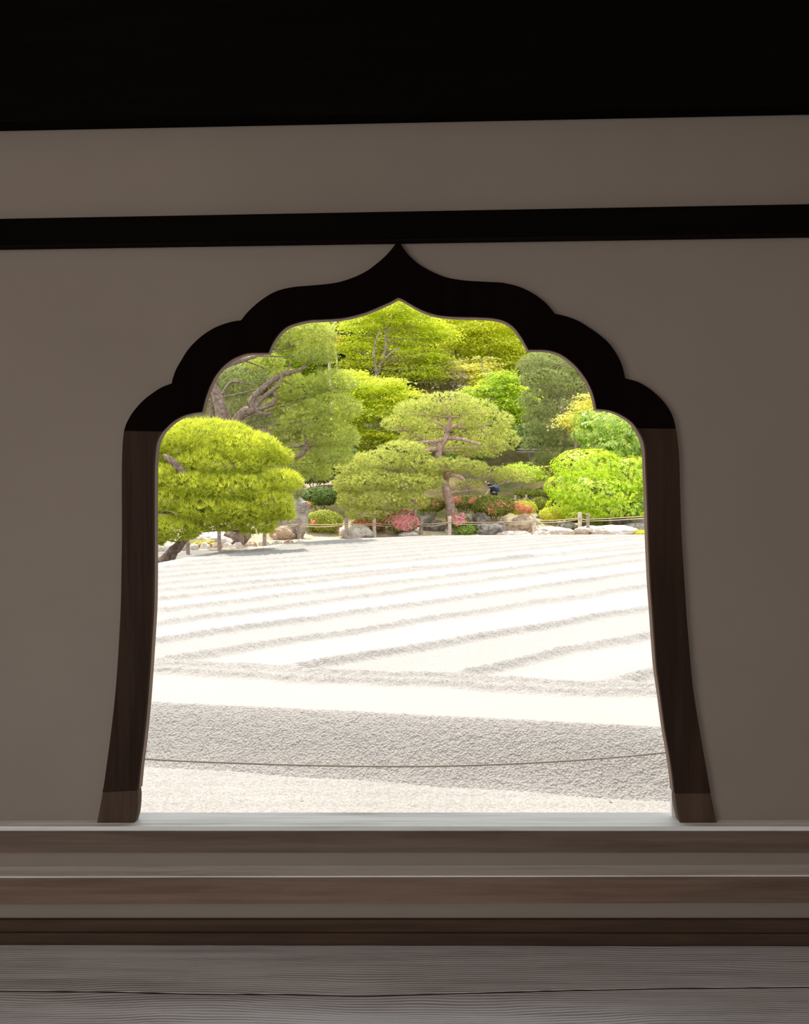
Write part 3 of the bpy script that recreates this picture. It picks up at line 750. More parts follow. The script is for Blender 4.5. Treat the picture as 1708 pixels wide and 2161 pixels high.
# ---- tall pine behind with the bare twisted limbs
p3 = tree('pine_tree', 'tall pine with thick bare twisting limbs seen at the upper left of the window', 'tree', 30.5,
 [(500,1140,16,3),(498,1050,14,2.5),(494,960,12,1.5),(487,905,12,.3),(470,872,12,0),(459,840,11,0),(448,808,9,0),(459,784,7,0),(484,768,6,0),(512,760,5,0),(541,752,3,0)],
 [(640,712,130,62,.3),(585,722,80,60,.6),(666,748,80,60,.2),(625,682,110,40,.6),(560,770,80,40,1.4),(700,812,90,56,.3),(640,828,110,60,.5),(605,800,60,36,1.1),
  (610,865,100,50,.9),(700,865,110,64,.2),(655,895,120,60,.3),(605,920,80,50,1.0),(700,925,110,64,.3),(640,985,110,50,.9),(700,965,80,56,.4),(668,1005,70,30,.7),(590,965,80,44,1.3)],
 pine_pad, MT['n_mid'], MT['bark'],
 limbs=[[(489,905,12,.3),(512,870,9),(532,864,8),(531,846,7),(545,828,6),(568,808,6),(596,791,5),(625,783,4),(648,772,3)],
        [(533,866,6),(554,840,5),(580,820,5),(594,803,5),(590,788,4)], [(538,866,5),(562,858,5),(582,844,4),(579,828,3)], [(530,862,4),(552,871,4),(575,873,3)],
        [(486,925,7),(512,915,7),(538,917,7),(562,911,6),(571,926,6),(580,946,6),(600,961,6),(631,962,5),(645,948,5),(647,925,4),(636,904,3),(622,898,2)],
        [(645,948,4),(665,938,3),(678,942,2)], [(604,788,2),(612,770,2),(622,760,1.5)], [(600,803,2),(612,812,2),(622,822,1)], [(462,850,4,.6),(475,822,3,.8),(492,806,3,1),(528,812,2,1)],
        [(448,905,7,1.5),(448,870,6,1.5),(444,850,4,1.4),(434,842,3,1.4)]],
 needle=.20, nw=.022, dens=.9)
for q in [(520,800,110,50,2.2),(500,830,90,40,2.6),(530,868,100,56,2.4),(575,1000,100,80,2.6),(600,1040,90,50,2.8),(560,905,90,50,2.2),(450,800,70,60,2.8)]:
    pine_pad(q[0], q[1], q[2], q[3], 30.5 + q[4], MT['n_grey'], p3, needle=.2, nw=.024)
# ---- clipped pine, left half of the middle
tree('pine_tree', 'dense clipped pine mound standing behind the fence left of the pink-trunked pine', 'tree', 37.0,
 [(872,1112,5),(874,1085,4),(880,1068,4),(866,1045,4),(850,1010,4),(850,985,3)],
 [(850,955,100,44,.2),(800,976,120,46,.1),(760,990,100,48,.2),(880,985,90,44,.1),(735,1025,60,56,.3),(790,1022,120,50,-.4),(862,1026,110,48,-.3),(905,1020,60,40,.3),
  (745,1060,70,44,.1),(808,1062,110,46,-.6),(868,1062,80,40,-.4),(770,1088,80,28,0),(830,1090,60,24,0)],
 pine_pad, MT['n_soft'], MT['grey_bark'], needle=.17, nw=.03, dens=1.15)
# ---- pink trunked pine in the centre
tree('pine_tree', 'pine with bare pinkish trunk and layered flat pads in the middle of the garden', 'tree', 38.6,
 [(951,1100,10),(949,1060,9.5),(940,1022,9),(934,992,8.5),(926,962,7),(930,942,6.5),(942,925,6),(945,905,4),(950,880,3.5),(941,858,2.5)],
 [(940,848,110,34,.2),(885,868,100,44,.1),(990,866,110,44,.1),(848,898,80,40,.4),(905,900,90,30,.7),(1030,890,100,48,.2),(978,900,70,30,.9),(1062,932,60,60,.4),
  (1010,955,90,34,1.0),(945,985,90,36,-.8),(905,1000,60,30,-.4),(985,988,80,36,-.6),(900,1008,60,24,-.4),(1038,998,84,24,.2),(990,1024,50,20,.4),(1085,1008,80,30,.6),(870,925,60,24,.8),(955,912,150,40,1.8),(1005,945,130,36,2.0),(905,940,80,30,2.0)],
 pine_pad, MT['n_soft'], MT['pink_bark'],
 limbs=[[(929,948,5),(908,948,5,-.4),(886,957,4,-.5),(872,967,3,-.5)], [(938,928,4),(915,931,3,-.5),(880,934,2.5,-.5)], [(944,925,4),(972,926,4,-.5),(1000,934,3,-.5),(1014,938,2,-.5)],
        [(944,915,3),(954,902,3,-.5),(966,895,2,-.5),(984,890,1.5,-.5)], [(945,905,3),(925,893,2,-.6),(905,886,1.5,-.6)], [(938,1010,5),(955,1003,4,-.9),(972,1006,4,-1),(980,1014,3,-1)], [(936,1018,4),(918,1016,3,-.8),(905,1022,3,-.8)],
        [(882,965,2,-.5),(888,985,1.5,-.5),(884,1000,1,-.5)]],
 needle=.17, nw=.03, dens=1.0, bias=.03)
# ---- grey-green pine right
tree('pine_tree', 'grey-green pine rising on the slope right of centre behind the bright leafy shrub', 'tree', 46.0,
 [(1150,1050,4),(1168,1020,4),(1182,990,4),(1192,950,4),(1196,900,4),(1184,850,4),(1172,790,3)],
 [(1178,760,120,44,.3),(1130,775,70,50,.8),(1225,790,80,56,.4),(1150,805,100,46,.2),(1205,825,100,46,.1),(1140,845,80,44,.5),(1180,868,110,44,0),(1128,880,50,44,.8),(1160,905,100,44,.1),
  (1138,935,80,44,.4),(1190,930,80,50,.4),(1180,965,100,40,.1),(1150,985,70,34,.2),(1200,990,70,40,.5),(1225,940,50,50,1)],
 pine_pad, MT['n_grey'], MT['grey_bark'], needle=.2, nw=.035, dens=1.0, bias=.12)
# ---- big leaf shrubs right
tree('broadleaf_tree', 'rounded shrub of large glossy yellow-green leaves beside the fence, right', 'tree', 38.2,
 [(1290,1118,5),(1288,1080,4),(1285,1030,4)],
 [(1240,985,140,76,0),(1195,1030,84,70,-.1),(1262,1040,150,80,-.5),(1330,1010,110,90,.1),(1300,1075,130,50,-.4),(1200,1068,90,40,0),(1375,1040,90,120,0),(1235,1085,90,26,-.2)],
 big_pad, MT['big_bright'], MT['grey_bark'], twigs=False, S=.165, dens=1.7)
tree('broadleaf_tree', 'darker glossy green tree top rising behind the yellow-green shrub, right', 'tree', 40.2,
 [(1330,1090,6),(1330,1020,5),(1320,940,5)],
 [(1290,895,110,50,0),(1250,915,80,50,.2),(1330,930,110,80,-.1),(1285,950,110,60,-.1),(1375,930,90,130,0),(1345,980,80,60,0),(1240,885,60,36,.5)],
 big_pad, MT['big_green'], MT['grey_bark'], twigs=False, S=.21, bias=.12, dens=1.4)
# ---- hillside broadleaf trees
HILL = 'broadleaf trees covering the hillside'
def hill_tree(label, Y, trunk, pads, mat, S=.17, bark='grey_bark', name='maple_tree', **k):
    return tree(name, label, 'tree', Y, trunk, pads, spray_pad, MT[mat], MT[bark], group=HILL, S=S, **k)
hill_tree('maple with tiered sprays and forking brown trunk at the top centre of the window', 57.0,
 [(785,830,5),(792,800,5),(803,770,4),(814,735,3),(814,700,2)],
 [(832,655,130,50,0),(770,685,110,44,.4),(880,680,120,46,.2),(745,730,100,44,.4),(860,722,100,40,1.2),(925,705,80,44,.6),(890,752,100,40,.2),(925,770,60,34,.3),(765,765,100,30,.3),(870,788,110,30,0),(925,800,50,28,0),(805,620,120,40,1)],
 'maple', limbs=[[(795,785,4,-.3),(789,750,3,-.5),(793,720,2,-.5),(804,695,1.5,-.5)], [(804,768,3,-.3),(825,745,2,-.5),(845,735,1.5,-.5)]], twigs=True)
hill_tree('yellow-green tree filling the upper right curve of the arch', 63.0,
 [(1040,850,5),(1035,780,4),(1030,720,3)],
 [(990,690,120,56,0),(1050,690,100,50,.3),(1095,735,90,50,.3),(1035,735,100,50,0),(975,725,70,40,.3),(1110,690,70,60,.8),(1075,765,90,34,.2),(960,655,100,40,.6)], 'maple_y', S=.2, twigs=False)
hill_tree('bright maple mound behind the clipped pine, centre left', 51.0,
 [(800,1000,5),(802,940,5),(800,880,4)],
 [(800,820,120,50,0),(755,850,90,50,.4),(848,845,100,46,.2),(795,875,140,50,-.3),(745,895,70,50,.4),(850,890,70,44,.3),(775,925,110,44,0),(830,930,80,36,.3),(755,955,60,30,.5),(745,800,70,40,.8)], 'maple')
hill_tree('maple with long slanting sprays above the right side of the central pine', 53.0,
 [(1060,960,4),(1055,900,4),(1060,850,3)],
 [(1060,800,80,34,.3),(1030,828,110,36,0),(1090,835,70,44,.2),(1005,860,90,30,-.2),(1065,862,100,36,-.2),(1100,880,50,44,.2),(1045,892,100,34,0),(1085,915,60,34,.4)], 'maple_g')
hill_tree('rounded ochre-tinged bush above the slanting maple', 60.0,
 [(1000,850,3),(998,810,3)], [(990,790,80,40,0),(1015,775,70,36,.3),(965,775,50,30,.4),(1000,815,70,26,-.2)], 'ochre', twigs=False, name='broadleaf_tree')
hill_tree('small yellow-orange tree between the grey-green pine and the glossy shrubs', 43.5,
 [(1215,960,3),(1218,920,3)], [(1228,866,56,34,0),(1205,890,50,30,0),(1240,845,40,26,.3),(1222,905,40,30,.3)], 'ochre', S=.13, twigs=False)
hill_tree('dark open tree behind the pale forked trunk, top left', 64.0,
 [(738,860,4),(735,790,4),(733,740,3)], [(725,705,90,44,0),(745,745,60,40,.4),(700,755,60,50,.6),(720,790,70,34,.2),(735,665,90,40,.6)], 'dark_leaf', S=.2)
t = hill_tree('low fresh-green maple under the grey-green pine at the garden path', 44.0,
 [(1100,1060,2),(1102,1020,2)], [(1110,995,76,24,0),(1095,985,50,16,.2),(1122,1008,60,16,-.1)], 'maple_g', S=.13, twigs=False)
# pale forked trunk with an orange spray
bt = tree('birch_tree', 'pale forked bare trunk with a small orange spray, top left of the window', 'tree', 58.0,
 [(700,850,4),(697,800,3.5),(695,760,3.2),(693,725,3.2),(694,705,3)], [], spray_pad, MT['orange'], MT['birch'],
 limbs=[[(694,706,3),(686,694,2.2),(680,676,1.6)], [(694,706,3),(702,690,2.6),(712,672,2)], [(668,720,2),(668,690,2),(666,670,1.5)], [(712,790,2.5),(711,750,2.5),(708,715,2)]])
spray_pad(690,716,52,16,57.5,MT['orange'],bt,S=.17)
spray_pad(658,690,60,40,58.5,MT['maple_g'],bt,S=.2)
# bare brown tangle right of the centre maple
bare = tree('bare_tree', 'grey-brown leafless tangle of twigs on the hillside above the central pine', 'tree', 58.5,
 [(955,880,4),(950,840,3),(955,800,2)], [(950,790,50,60,0),(960,835,60,60,-.2),(975,870,50,30,0)], spray_pad, MT['bare'], MT['grey_bark'], S=.2, dens=.6,
 limbs=[[(1030,805,2,-4),(1022,790,1.6,-4),(1018,770,1.2,-4),(1012,755,1,-4)], [(1024,795,1.6,-4),(1034,782,1.2,-4)], [(975,875,2,-4),(1000,868,1.6,-4)]])
# trees on the crest
k = 0
for label, X_, Yp, mat, wd in [
 ('leafy tree on the ridge directly behind the left upper curve of the arch', 560, 700, 'maple_g', 230),
 ('pale green tree on the ridge just left of the arch point', 720, 650, 'maple_y', 190),
 ('pale leafy ridge tree straight under the arch point', 850, 625, 'pale_leaf', 190),
 ('yellowish ridge tree just right of the arch point', 965, 650, 'maple_y', 190),
 ('fresh green ridge tree behind the upper right curve of the arch', 1110, 700, 'maple_g', 210),
 ('green ridge tree above the grey-green pine', 1240, 780, 'maple_g', 220),
 ('green ridge tree glimpsed between the twisted pine limbs', 420, 800, 'maple_g', 220)]:
    hill_tree(label, 69.0, [(X_, Yp + 170, 6), (X_, Yp + 80, 5), (X_, Yp, 4)],
     [(X_, Yp, wd, 80, 0), (X_ - 50, Yp + 60, wd * .8, 70, .3), (X_ + 50, Yp + 70, wd * .8, 70, 0), (X_, Yp + 130, wd, 70, -.3), (X_, Yp - 60, wd * .7, 60, .6)], mat, S=.26, dens=.55, twigs=False, name='broadleaf_tree', flat=False)
# understorey shrubs on the slope
def shrub(label, px, py, wd, ht, Y, mat, S=.12, group=None, name='shrub', flowers=None, nfl=0, fm='pink', dens=1.0, cat='shrub', fsz=.1):
    c = P(px, py, Y); s = Y / F; zb = tz(c.x, c.y) if Y > 30 else 0
    root = empty(name, (c.x, c.y, zb), label=label, cat=cat, group=group)
    r = (wd * s / 2, wd * s / 2 * .8, ht * s / 2)
    n = int(wd * ht * 1.1 * dens * (0.12 / S) ** 1.5 * 1.6)
    p, nn, hg = lump_points(c, r, n, -.8, lumps=14, fill=.2)
    V, t = leaves(p, nn, S, .55, .25 + .6 * rng.random(len(p)), 0, .7)
    emit('foliage', V, t, MT[mat], root, 4)
    mb = MB()
    for j in range(7):
        e = c + Vector((rnd.uniform(-.7, .7) * r[0], rnd.uniform(-.6, .6) * r[1], rnd.uniform(-.2, .5) * r[2]))
        b = Vector((c.x + rnd.uniform(-.15, .15) * r[0], c.y, zb - .05))
        aa, bb = smooth_line([b, (b + e) / 2 + Vector((rnd.uniform(-.1, .1), 0, 0)), e], [.03, .022, .01], 3); mb.tube(aa, bb, 5)
    mb.build('stems', MT['grey_bark'], root, smooth=True)
    if flowers:
        # blossoms gathered in patches (fx, fy, frac of width)
        Vs, ts = [], []
        for fx, fy, fw in flowers:
            p, nn, hg = lump_points(c, tuple(q * 1.03 for q in r), 9000, -.7, lumps=14, fill=0)
            tx = (p[:, 0] - c.x) / r[0]; tzz = (p[:, 2] - c.z) / r[2]
            m = (np.hypot(tx - fx, tzz - fy) < fw) & (p[:, 1] < c.y + .2 * r[1])
            p, nn = p[m][:nfl], nn[m][:nfl]
            q = np.repeat(p, 4, 0) + rng.normal(size=(len(p) * 4, 3)) * .02
            v_, t_ = leaves(q, np.repeat(nn, 4, 0), fsz, .9, rng.random(len(q)), 0, .6); Vs.append(v_); ts.append(t_)
        emit('blossoms', np.concatenate(Vs), np.concatenate(ts), MT[fm], root, 4, label='open blossoms in %s' % ('pink' if fm == 'pink' else 'orange-red'))
    return root
shrub('dark green shrub right of the tall standing stone', 675, 1052, 84, 44, 41, 'dark_leaf', .12)
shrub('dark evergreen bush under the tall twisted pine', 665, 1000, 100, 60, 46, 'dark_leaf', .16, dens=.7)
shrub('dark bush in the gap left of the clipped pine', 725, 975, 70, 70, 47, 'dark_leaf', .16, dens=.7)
shrub('dark bush behind the bare pink trunk', 985, 960, 90, 40, 44, 'dark_leaf', .13)
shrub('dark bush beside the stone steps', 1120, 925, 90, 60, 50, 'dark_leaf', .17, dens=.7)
shrub('mossy low bush at the foot of the slope behind the rear fence', 1120, 1042, 70, 18, 43.5, 'azalea', .1)
# azaleas along the fence
AZ = 'azaleas and low shrubs behind the rope fence'
shrub('lime green shrub with a few red blossoms just right of the tall standing stone', 684, 1105, 74, 52, 37.8, 'olive', .10, AZ, 'azalea', [(-.5,.2,.1),(.3,-.7,.12),(.8,-.4,.12)], 14, 'red')
shrub('small orange-flowered azalea tuft beside the top of the standing stone', 648, 1068, 26, 18, 38.6, 'azalea', .09, AZ, 'azalea', [(0,.2,.7)], 90, 'red')
shrub('orange-red azalea behind the boulder, left of the pink one', 782, 1107, 74, 34, 37.9, 'azalea', .10, AZ, 'azalea', [(-.4,.3,.5),(.4,0,.55)], 190, 'red')
shrub('large pink azalea in full bloom at the fence', 850, 1104, 72, 50, 37.2, 'azalea', .09, AZ, 'azalea', [(-.5,.4,.5),(.1,.5,.6),(.5,0,.6),(0,.1,.5)], 420, 'pink', dens=.7)
shrub('small pink azalea between two posts right of the pine trunk', 968, 1102, 46, 36, 37.2, 'azalea', .09, AZ, 'azalea', [(0,.4,.7)], 210, 'pink')
shrub('fresh pale green tuft beneath the small pink azalea', 983, 1120, 46, 24, 37.2, 'big_green', .10, AZ, 'shrub')
shrub('long azalea row with red blossoms left of the pine trunk', 908, 1068, 70, 34, 39.3, 'azalea', .10, AZ, 'azalea', [(-.6,.5,.35),(.5,.4,.35),(-.1,.1,.3)], 60, 'red')
shrub('azalea with orange-red blossoms right behind the pine trunk', 982, 1062, 66, 30, 39.6, 'azalea', .10, AZ, 'azalea', [(-.5,.4,.5),(.6,.2,.45)], 120, 'red')
shrub('big rounded dark azalea dotted with red blossoms in front of the walker', 1042, 1072, 84, 50, 38.9, 'azalea', .10, AZ, 'azalea', [(-.4,.2,.3),(-.1,-.2,.25),(.8,.2,.3),(.2,.4,.3)], 40, 'red')
shrub('low azalea with orange blossoms at the rear fence rail', 1102, 1074, 60, 34, 39.2, 'lime', .10, AZ, 'azalea', [(-.4,.3,.5),(.2,-.1,.4)], 90, 'red')
shrub('olive shrub with a red bloom left of the twin fence posts', 1170, 1088, 64, 34, 39.2, 'lime', .09, AZ, 'azalea', [(.1,.5,.15)], 20, 'red')
shrub('small olive shrub under the bright leafy shrub', 1140, 1066, 40, 30, 40.5, 'azalea', .1, AZ)
shrub('dark green low bush behind the right twin post', 1262, 1108, 60, 26, 38.6, 'azalea', .1, AZ)
shrub('green shrub with drooping leaves at the right window edge', 1350, 1076, 54, 40, 37.4, 'big_green', .15, AZ)
shrub('yellow-green moss clump at the right edge by the sand', 1350, 1124, 50, 10, 36.0, 'lime', .07, AZ)

# ================================================================== ROCKS
def rock(label, px, py, wd, ht, Y, mat, depth=.8, seed=0, peak=0.0, name='boulder', sub=4, group='garden rocks behind the rope fence', rough=.34):
    """px,py centre; wd x ht in photo pixels"""
    c = P(px, py, Y); s = Y / F
    bm = bmesh.new(); bmesh.ops.create_icosphere(bm, subdivisions=sub, radius=1)
    off = Vector((seed * 13.1, seed * 7.3, seed * 3.7))
    for v in bm.verts:
        n0 = noise.noise(v.co * 1.1 + off); n1_ = noise.noise(v.co * 2.6 + off); n2_ = noise.noise(v.co * 6 + off)
        cellv = noise.voronoi(v.co * 1.6 + off)[0][0]
        k_ = 1 + rough * n0 + rough * .55 * n1_ + rough * .25 * n2_ - .22 * (cellv - .4)
        co = v.co * k_
        if co.z < -.75: co.z = -.75
        t_ = (co.z + 1) / 2
        co.x *= 1 - peak * t_ * .6; co.x += .22 * peak * t_; co.y *= 1 - peak * t_ * .5
        v.co = Vector((co.x * wd * s / 2, co.y * wd * s / 2 * depth, co.z * ht * s / 2))
    me = bpy.data.meshes.new(name); bm.to_mesh(me); bm.free(); me.materials.append(MT[mat])
    me.polygons.foreach_set('use_smooth', [False] * len(me.polygons))
    o = bpy.data.objects.new(name, me); COL.objects.link(o)
    z = tz(c.x, c.y) if c.y > 29.5 else 0
    low = min(v.co.z for v in me.vertices)
    o.location = c
    if c.z + low > z + .01: o.location.z = z - low - .02
    tag(o, label, 'rock', group); return o
rock('tall upright grey standing stone flecked with lichen', 617, 1090, 70, 100, 36.4, 'stone', .6, 1, .28, 'standing_stone', 5)
rock('brown broken stone at the foot of the standing stone', 596, 1122, 60, 34, 35.9, 'brown_stone', .7, 2, .2)
rock('smooth grey-pink boulder between two posts, left of the orange azalea', 752, 1126, 70, 34, 36.6, 'pale_stone', .7, 3, .25)
rock('dark striated boulder behind the leftmost visible post', 500, 1118, 64, 44, 34.0, 'dark_stone', .7, 4, .3)
rock('pale flat-topped boulder left of the dark striated one', 440, 1128, 84, 34, 32.6, 'pale_stone', .7, 5, .1)
rock('moss-topped low rock under the left pine', 425, 1142, 60, 20, 31.8, 'moss', .7, 6, 0)
rock('long low pale boulder at the right behind the twin posts', 1275, 1122, 130, 30, 35.6, 'pale_stone', .5, 7, .1)
rock('pale low boulder left of the twin posts', 1170, 1122, 90, 28, 35.6, 'pale_stone', .6, 8, .3)
rock('rough brown rock beside the pale lone post', 1100, 1108, 56, 48, 37.4, 'brown_stone', .7, 9, .5)
rock('grey boulder between the green tuft and the next post', 1035, 1118, 56, 28, 37.0, 'stone', .7, 10, .2)
rock('flat whitish slab at the edge of the sand, right of centre', 1085, 1128, 70, 14, 36.0, 'pale_stone', .6, 11, 0)
rock('small pointed pale stone right of the pine trunk', 986, 1084, 34, 34, 38.9, 'pale_stone', .8, 12, .5)
rock('dark grey block beneath the big dark azalea', 1016, 1092, 36, 40, 38.2, 'dark_stone', .8, 13, 0)
rock('ragged dark rocks under the glossy shrub', 1300, 1104, 70, 34, 38.6, 'dark_stone', .7, 14, .1)
rock('craggy grey rock at the right edge of the window', 1340, 1112, 60, 26, 37.2, 'stone', .7, 15, .1)
rock('pinkish rock behind the pale lone post', 1220, 1090, 60, 24, 39.8, 'brown_stone', .7, 16, .2)
rock('brown-grey rubble bank stone left of the pine trunk', 912, 1114, 54, 36, 38.0, 'dark_stone', .6, 17, 0)
rock('pale weathered stone below the pink azalea', 862, 1130, 44, 18, 36.8, 'pale_stone', .7, 18, .1)
rock('mottled stone between the pink azalea and the next post', 826, 1122, 30, 22, 37.4, 'brown_stone', .7, 19, .1)
rock('rounded grey stone above the lime shrub', 706, 1078, 34, 20, 39.4, 'stone', .7, 20, .2)
rock('pale rock low under the clipped pine', 800, 1094, 40, 22, 39.0, 'stone', .8, 21, .1)
rock('pale rock behind the twin posts under the olive shrub', 1195, 1106, 40, 18, 38.0, 'stone', .8, 22, .1)
rock('white stone seen right of the clipped pine stem', 890, 1090, 40, 24, 39.4, 'pale_stone', .8, 23, .3)
# edging stones: a low line of squared stones at the left behind the path
es = empty('stone_edging', (-8.0, 30.5, 0), label='low line of pale rounded edging stones under the left pine', cat='edging')
i = 0; px = 300
while px < 640:
    wdp = 22 + 14 * abs(noise.noise(Vector((px * .1, 0, 0)))) ; py = 1160 - (px - 340) * .040
    o = rock(None, px + wdp / 2, py, wdp * 1.02, 22, 30.0 + max(0, px - 340) * .0135, 'pale_stone' if i % 3 else 'brown_stone', .6, 30 + i, 0, 'stone', 3, None, .2)
    for kk in ('category', 'label', 'group'):
        if kk in o.keys(): del o[kk]
    loc = o.location.copy(); o.parent = es; o.matrix_parent_inverse = Matrix.Translation(-es.location)
    px += wdp; i += 1
# flat water-grey flagstones of the path far back, stone steps on the slope
st = empty('stone_steps', P(1115, 975, 52), label='grey stone steps climbing the slope between the pines', cat='steps')
for j in range(5):
    a = P(1084 + j * 2, 974 - j * 7, 51 + j * .45); b = P(1150 - j, 974 - j * 7, 51 + j * .45)
    MB().box((a.x, a.y, a.z - .22), (b.x, a.y + .5, a.z)).build('step', MT['pale_stone'], st, bevel=.02)
# support stub below the steps so that they rest on the slope
a = P(1084, 978, 51.2); b = P(1150, 978, 53.4)
MB().box((a.x, a.y, tz(a.x, a.y) - .3), (b.x, b.y, a.z - .18)).build('footing', MT['dark_stone'], st)
pth = MB(); 
ga = [P(640, 1026, 46.5), P(700, 1020, 46.5), P(700, 1016, 48), P(640, 1020, 48)]
for q in ga: q.z = tz(q.x, q.y) + .06
pth.add(ga + [q - Vector((0, 0, .3)) for q in ga], [(0,1,2,3),(4,7,6,5),(0,4,5,1),(1,5,6,2),(2,6,7,3),(3,7,4,0)])
pth.build('path', MT['brown_stone'], kind='structure', label='pale garden path crossing the shade at the left')

# ================================================================== ROPE FENCES
fence = empty('rope_fence', (0, 36.5, 0), label='rope fence of short wooden posts along the far side of the sand bed', cat='fence')
tops = []
for px, ty, by, Y, wpx, m in [(395,1098,1166,28.4,8,'post_wood'),(462,1093,1160,29.8,8,'post_wood'),(558,1096,1153,32.4,8,'post_wood'),(631,1093,1146,34.4,8,'post_wood'),(731,1093,1141,36.0,8,'post_wood'),(790,1093,1140,36.6,8,'pale_post'),(889,1094,1137,37.0,8,'post_wood'),
        (949,1089,1135,36.6,8,'pale_post'),(1064,1089,1135,36.3,7,'post_wood'),(1128,1086,1133,36.0,8,'pale_post'),(1224,1081,1132,35.6,8,'pale_post'),(1241,1084,1132,35.2,7,'post_wood')]:
    t = P(px, ty, Y); z0 = (tz(t.x, t.y) if Y > 31 else 0) - .1; r = wpx * Y / F / 2
    mb = MB().tube([Vector((t.x + rnd.uniform(-.02, .02), t.y, z0)), Vector((t.x, t.y, (z0 + t.z) / 2)), Vector((t.x, t.y, t.z - .03)), t], [r * 1.04, r, r, r * .82], 12)
    o = mb.build('post', MT[m], fence, smooth=False)
    tops.append((t, r))
def rope_between(mb, a, b, sag, r, n=8, seg=5):
    pts = []
    for i in range(n + 1):
        q = a.lerp(b, i / n); q = q + Vector((0, 0, -sag * 4 * (i / n) * (1 - i / n))); pts.append(q)
    mb.tube(pts, [r] * len(pts), seg)
end = [(P(1500, 1064, 34.6), .09)]
seq = tops + end
for dz, sag in ((.26, .05), (.34, .09)):
    mb = MB()
    for (a, ra), (b, rb) in zip(seq, seq[1:]):
        rope_between(mb, a + Vector((0, -ra - .01, -dz)), b + Vector((0, -rb - .01, -dz + (.04 if dz > .3 else 0))), sag, .017)
    mb.build('rope', MT['rope'], fence, smooth=True)
a = P(1500, 1064, 34.6); MB().tube([Vector((a.x, a.y, -.05)), a], [.09, .08], 12).build('post', MT['post_wood'], fence)
rear = empty('rope_fence', (7, 40, 1), label='second small fence of pale stakes behind the red azaleas', cat='fence')
tops = []
for px, ty, by, Y, wpx in [(974,1049,1092,39.8,5),(1014,1046,1090,40.4,5),(1088,1045,1066,41.0,4),(1111,1044,1066,41.0,4.5),(1160,1062,1085,40.6,5),(1202,1068,1092,39.6,5),(1268,1070,1095,39.4,5),(1331,1060,1106,38.6,5.5)]:
    t = P(px, ty, Y); z0 = tz(t.x, t.y) - .1; r = wpx * Y / F / 2
    if z0 > t.z - .3: z0 = t.z - .9
    MB().tube([Vector((t.x, t.y, z0)), Vector((t.x, t.y, t.z - .02)), t], [r, r, r * .8], 10).build('stake', MT['pale_post'], rear)
    tops.append((t, r))
mb = MB()
for (a, ra), (b, rb) in zip(tops, tops[1:]): rope_between(mb, a + Vector((0, -ra, -.2)), b + Vector((0, -rb, -.2)), .04, .016)
mb.build('rope', MT['rope'], rear, smooth=True)

# sagging twisted rope in front of the window
rp = empty('barrier_rope', P(852, 1617, 4.8), label='thin dark twisted rope sagging across the gravel in front of the window', cat='rope')
pl = [P(x, y, Yq) for x, y, Yq in [(-40,1572,4.8),(300,1601,4.8),(520,1611,4.8),(700,1616,4.8),(900,1617,4.8),(1080,1612,4.8),(1250,1602,4.8),(1404,1588,4.8),(1760,1548,4.8)]]
a, b = smooth_line(pl, [1] * len(pl), 40)
mbs = [MB(), MB()]
L_ = 0; prev = a[0]; ptsA = [[], []]
for q in a:
    L_ += (q - prev).length; prev = q
    for s_ in (0, 1):
        an = L_ / .030 * math.pi + s_ * math.pi
        ptsA[s_].append(q + Vector((0, math.cos(an), math.sin(an))) * .0034)
# resample finely for the twist
for s_ in (0, 1):
    fine = []
    L_ = 0
    for p0, p1 in zip(a, a[1:]):
        dl = (p1 - p0).length; m_ = max(1, int(dl / .006))
        for j in range(m_):
            q = p0.lerp(p1, j / m_); l = L_ + dl * j / m_; an = l / .030 * 2 * math.pi + s_ * math.pi
            fine.append(q + Vector((0, math.cos(an), math.sin(an))) * .0034)
        L_ += dl
    MB().tube(fine, [.0042] * len(fine), 5).build('strand', MT['grey_rope'], rp, smooth=True)
for q in (a[0], a[-1]):
    MB().tube([Vector((q.x, q.y, -.05)), Vector((q.x, q.y, q.z + .1))], [.035, .03], 12).build('post', MT['post_wood'], rp)

# fallen twigs and leaf specks on the gravel
for px, py, lab in [(637,1688,'small dark leaf lying on the gravel near the sill, left of centre'),(383,1717,'dark fallen leaf on the gravel right by the left jamb foot'),(1288,1691,'tiny dark leaf on the gravel at the right')]:
    c = onz(px, py, .02); mb = MB()
    v = [c + Vector(q) for q in ((-.014, 0, .004), (0, -.008, .002), (.015, .002, .007), (.002, .008, .004), (0, 0, .001))]
    mb.add(v, [(0, 1, 4), (1, 2, 4), (2, 3, 4), (3, 0, 4)]); o = mb.build('fallen_leaf', MT['grey_rope']); tag(o, lab, 'leaf', 'leaves fallen on the gravel')

# ================================================================== THE WALKER
def skin_body(name, verts, edges, radii, mat, parent=None, sub=2):
    me = bpy.data.meshes.new(name); me.from_pydata(verts, edges, []); o = bpy.data.objects.new(name, me); COL.objects.link(o)
    md = o.modifiers.new('skin', 'SKIN'); 
    for i, r in enumerate(radii): me.skin_vertices[0].data[i].radius = (r if isinstance(r, tuple) else (r, r))
    me.skin_vertices[0].data[0].use_root = True
    o.modifiers.new('sub', 'SUBSURF').levels = sub; o.modifiers['sub'].render_levels = sub
    me.materials.append(mat)
    if parent: o.parent = parent
    return o
MT['skin'] = plain('skin', (0.72, 0.50, 0.38), .6); MT['navy'] = plain('navy_cloth', (0.035, 0.045, 0.10)); MT['blue'] = plain('blue_cloth', (0.08, 0.10, 0.26))
MT['hair'] = plain('hair', (0.16, 0.09, 0.05)); MT['trouser'] = plain('dark_trousers', (0.06, 0.06, 0.075))
wy = 41.3; head_px = P(1028, 1019, wy)
gz_ = tz(head_px.x + .35, wy)
per = empty('person', (head_px.x + .35, wy, gz_), label='person in a navy shirt leaning forward behind the red azalea, one bare arm down', cat='person')
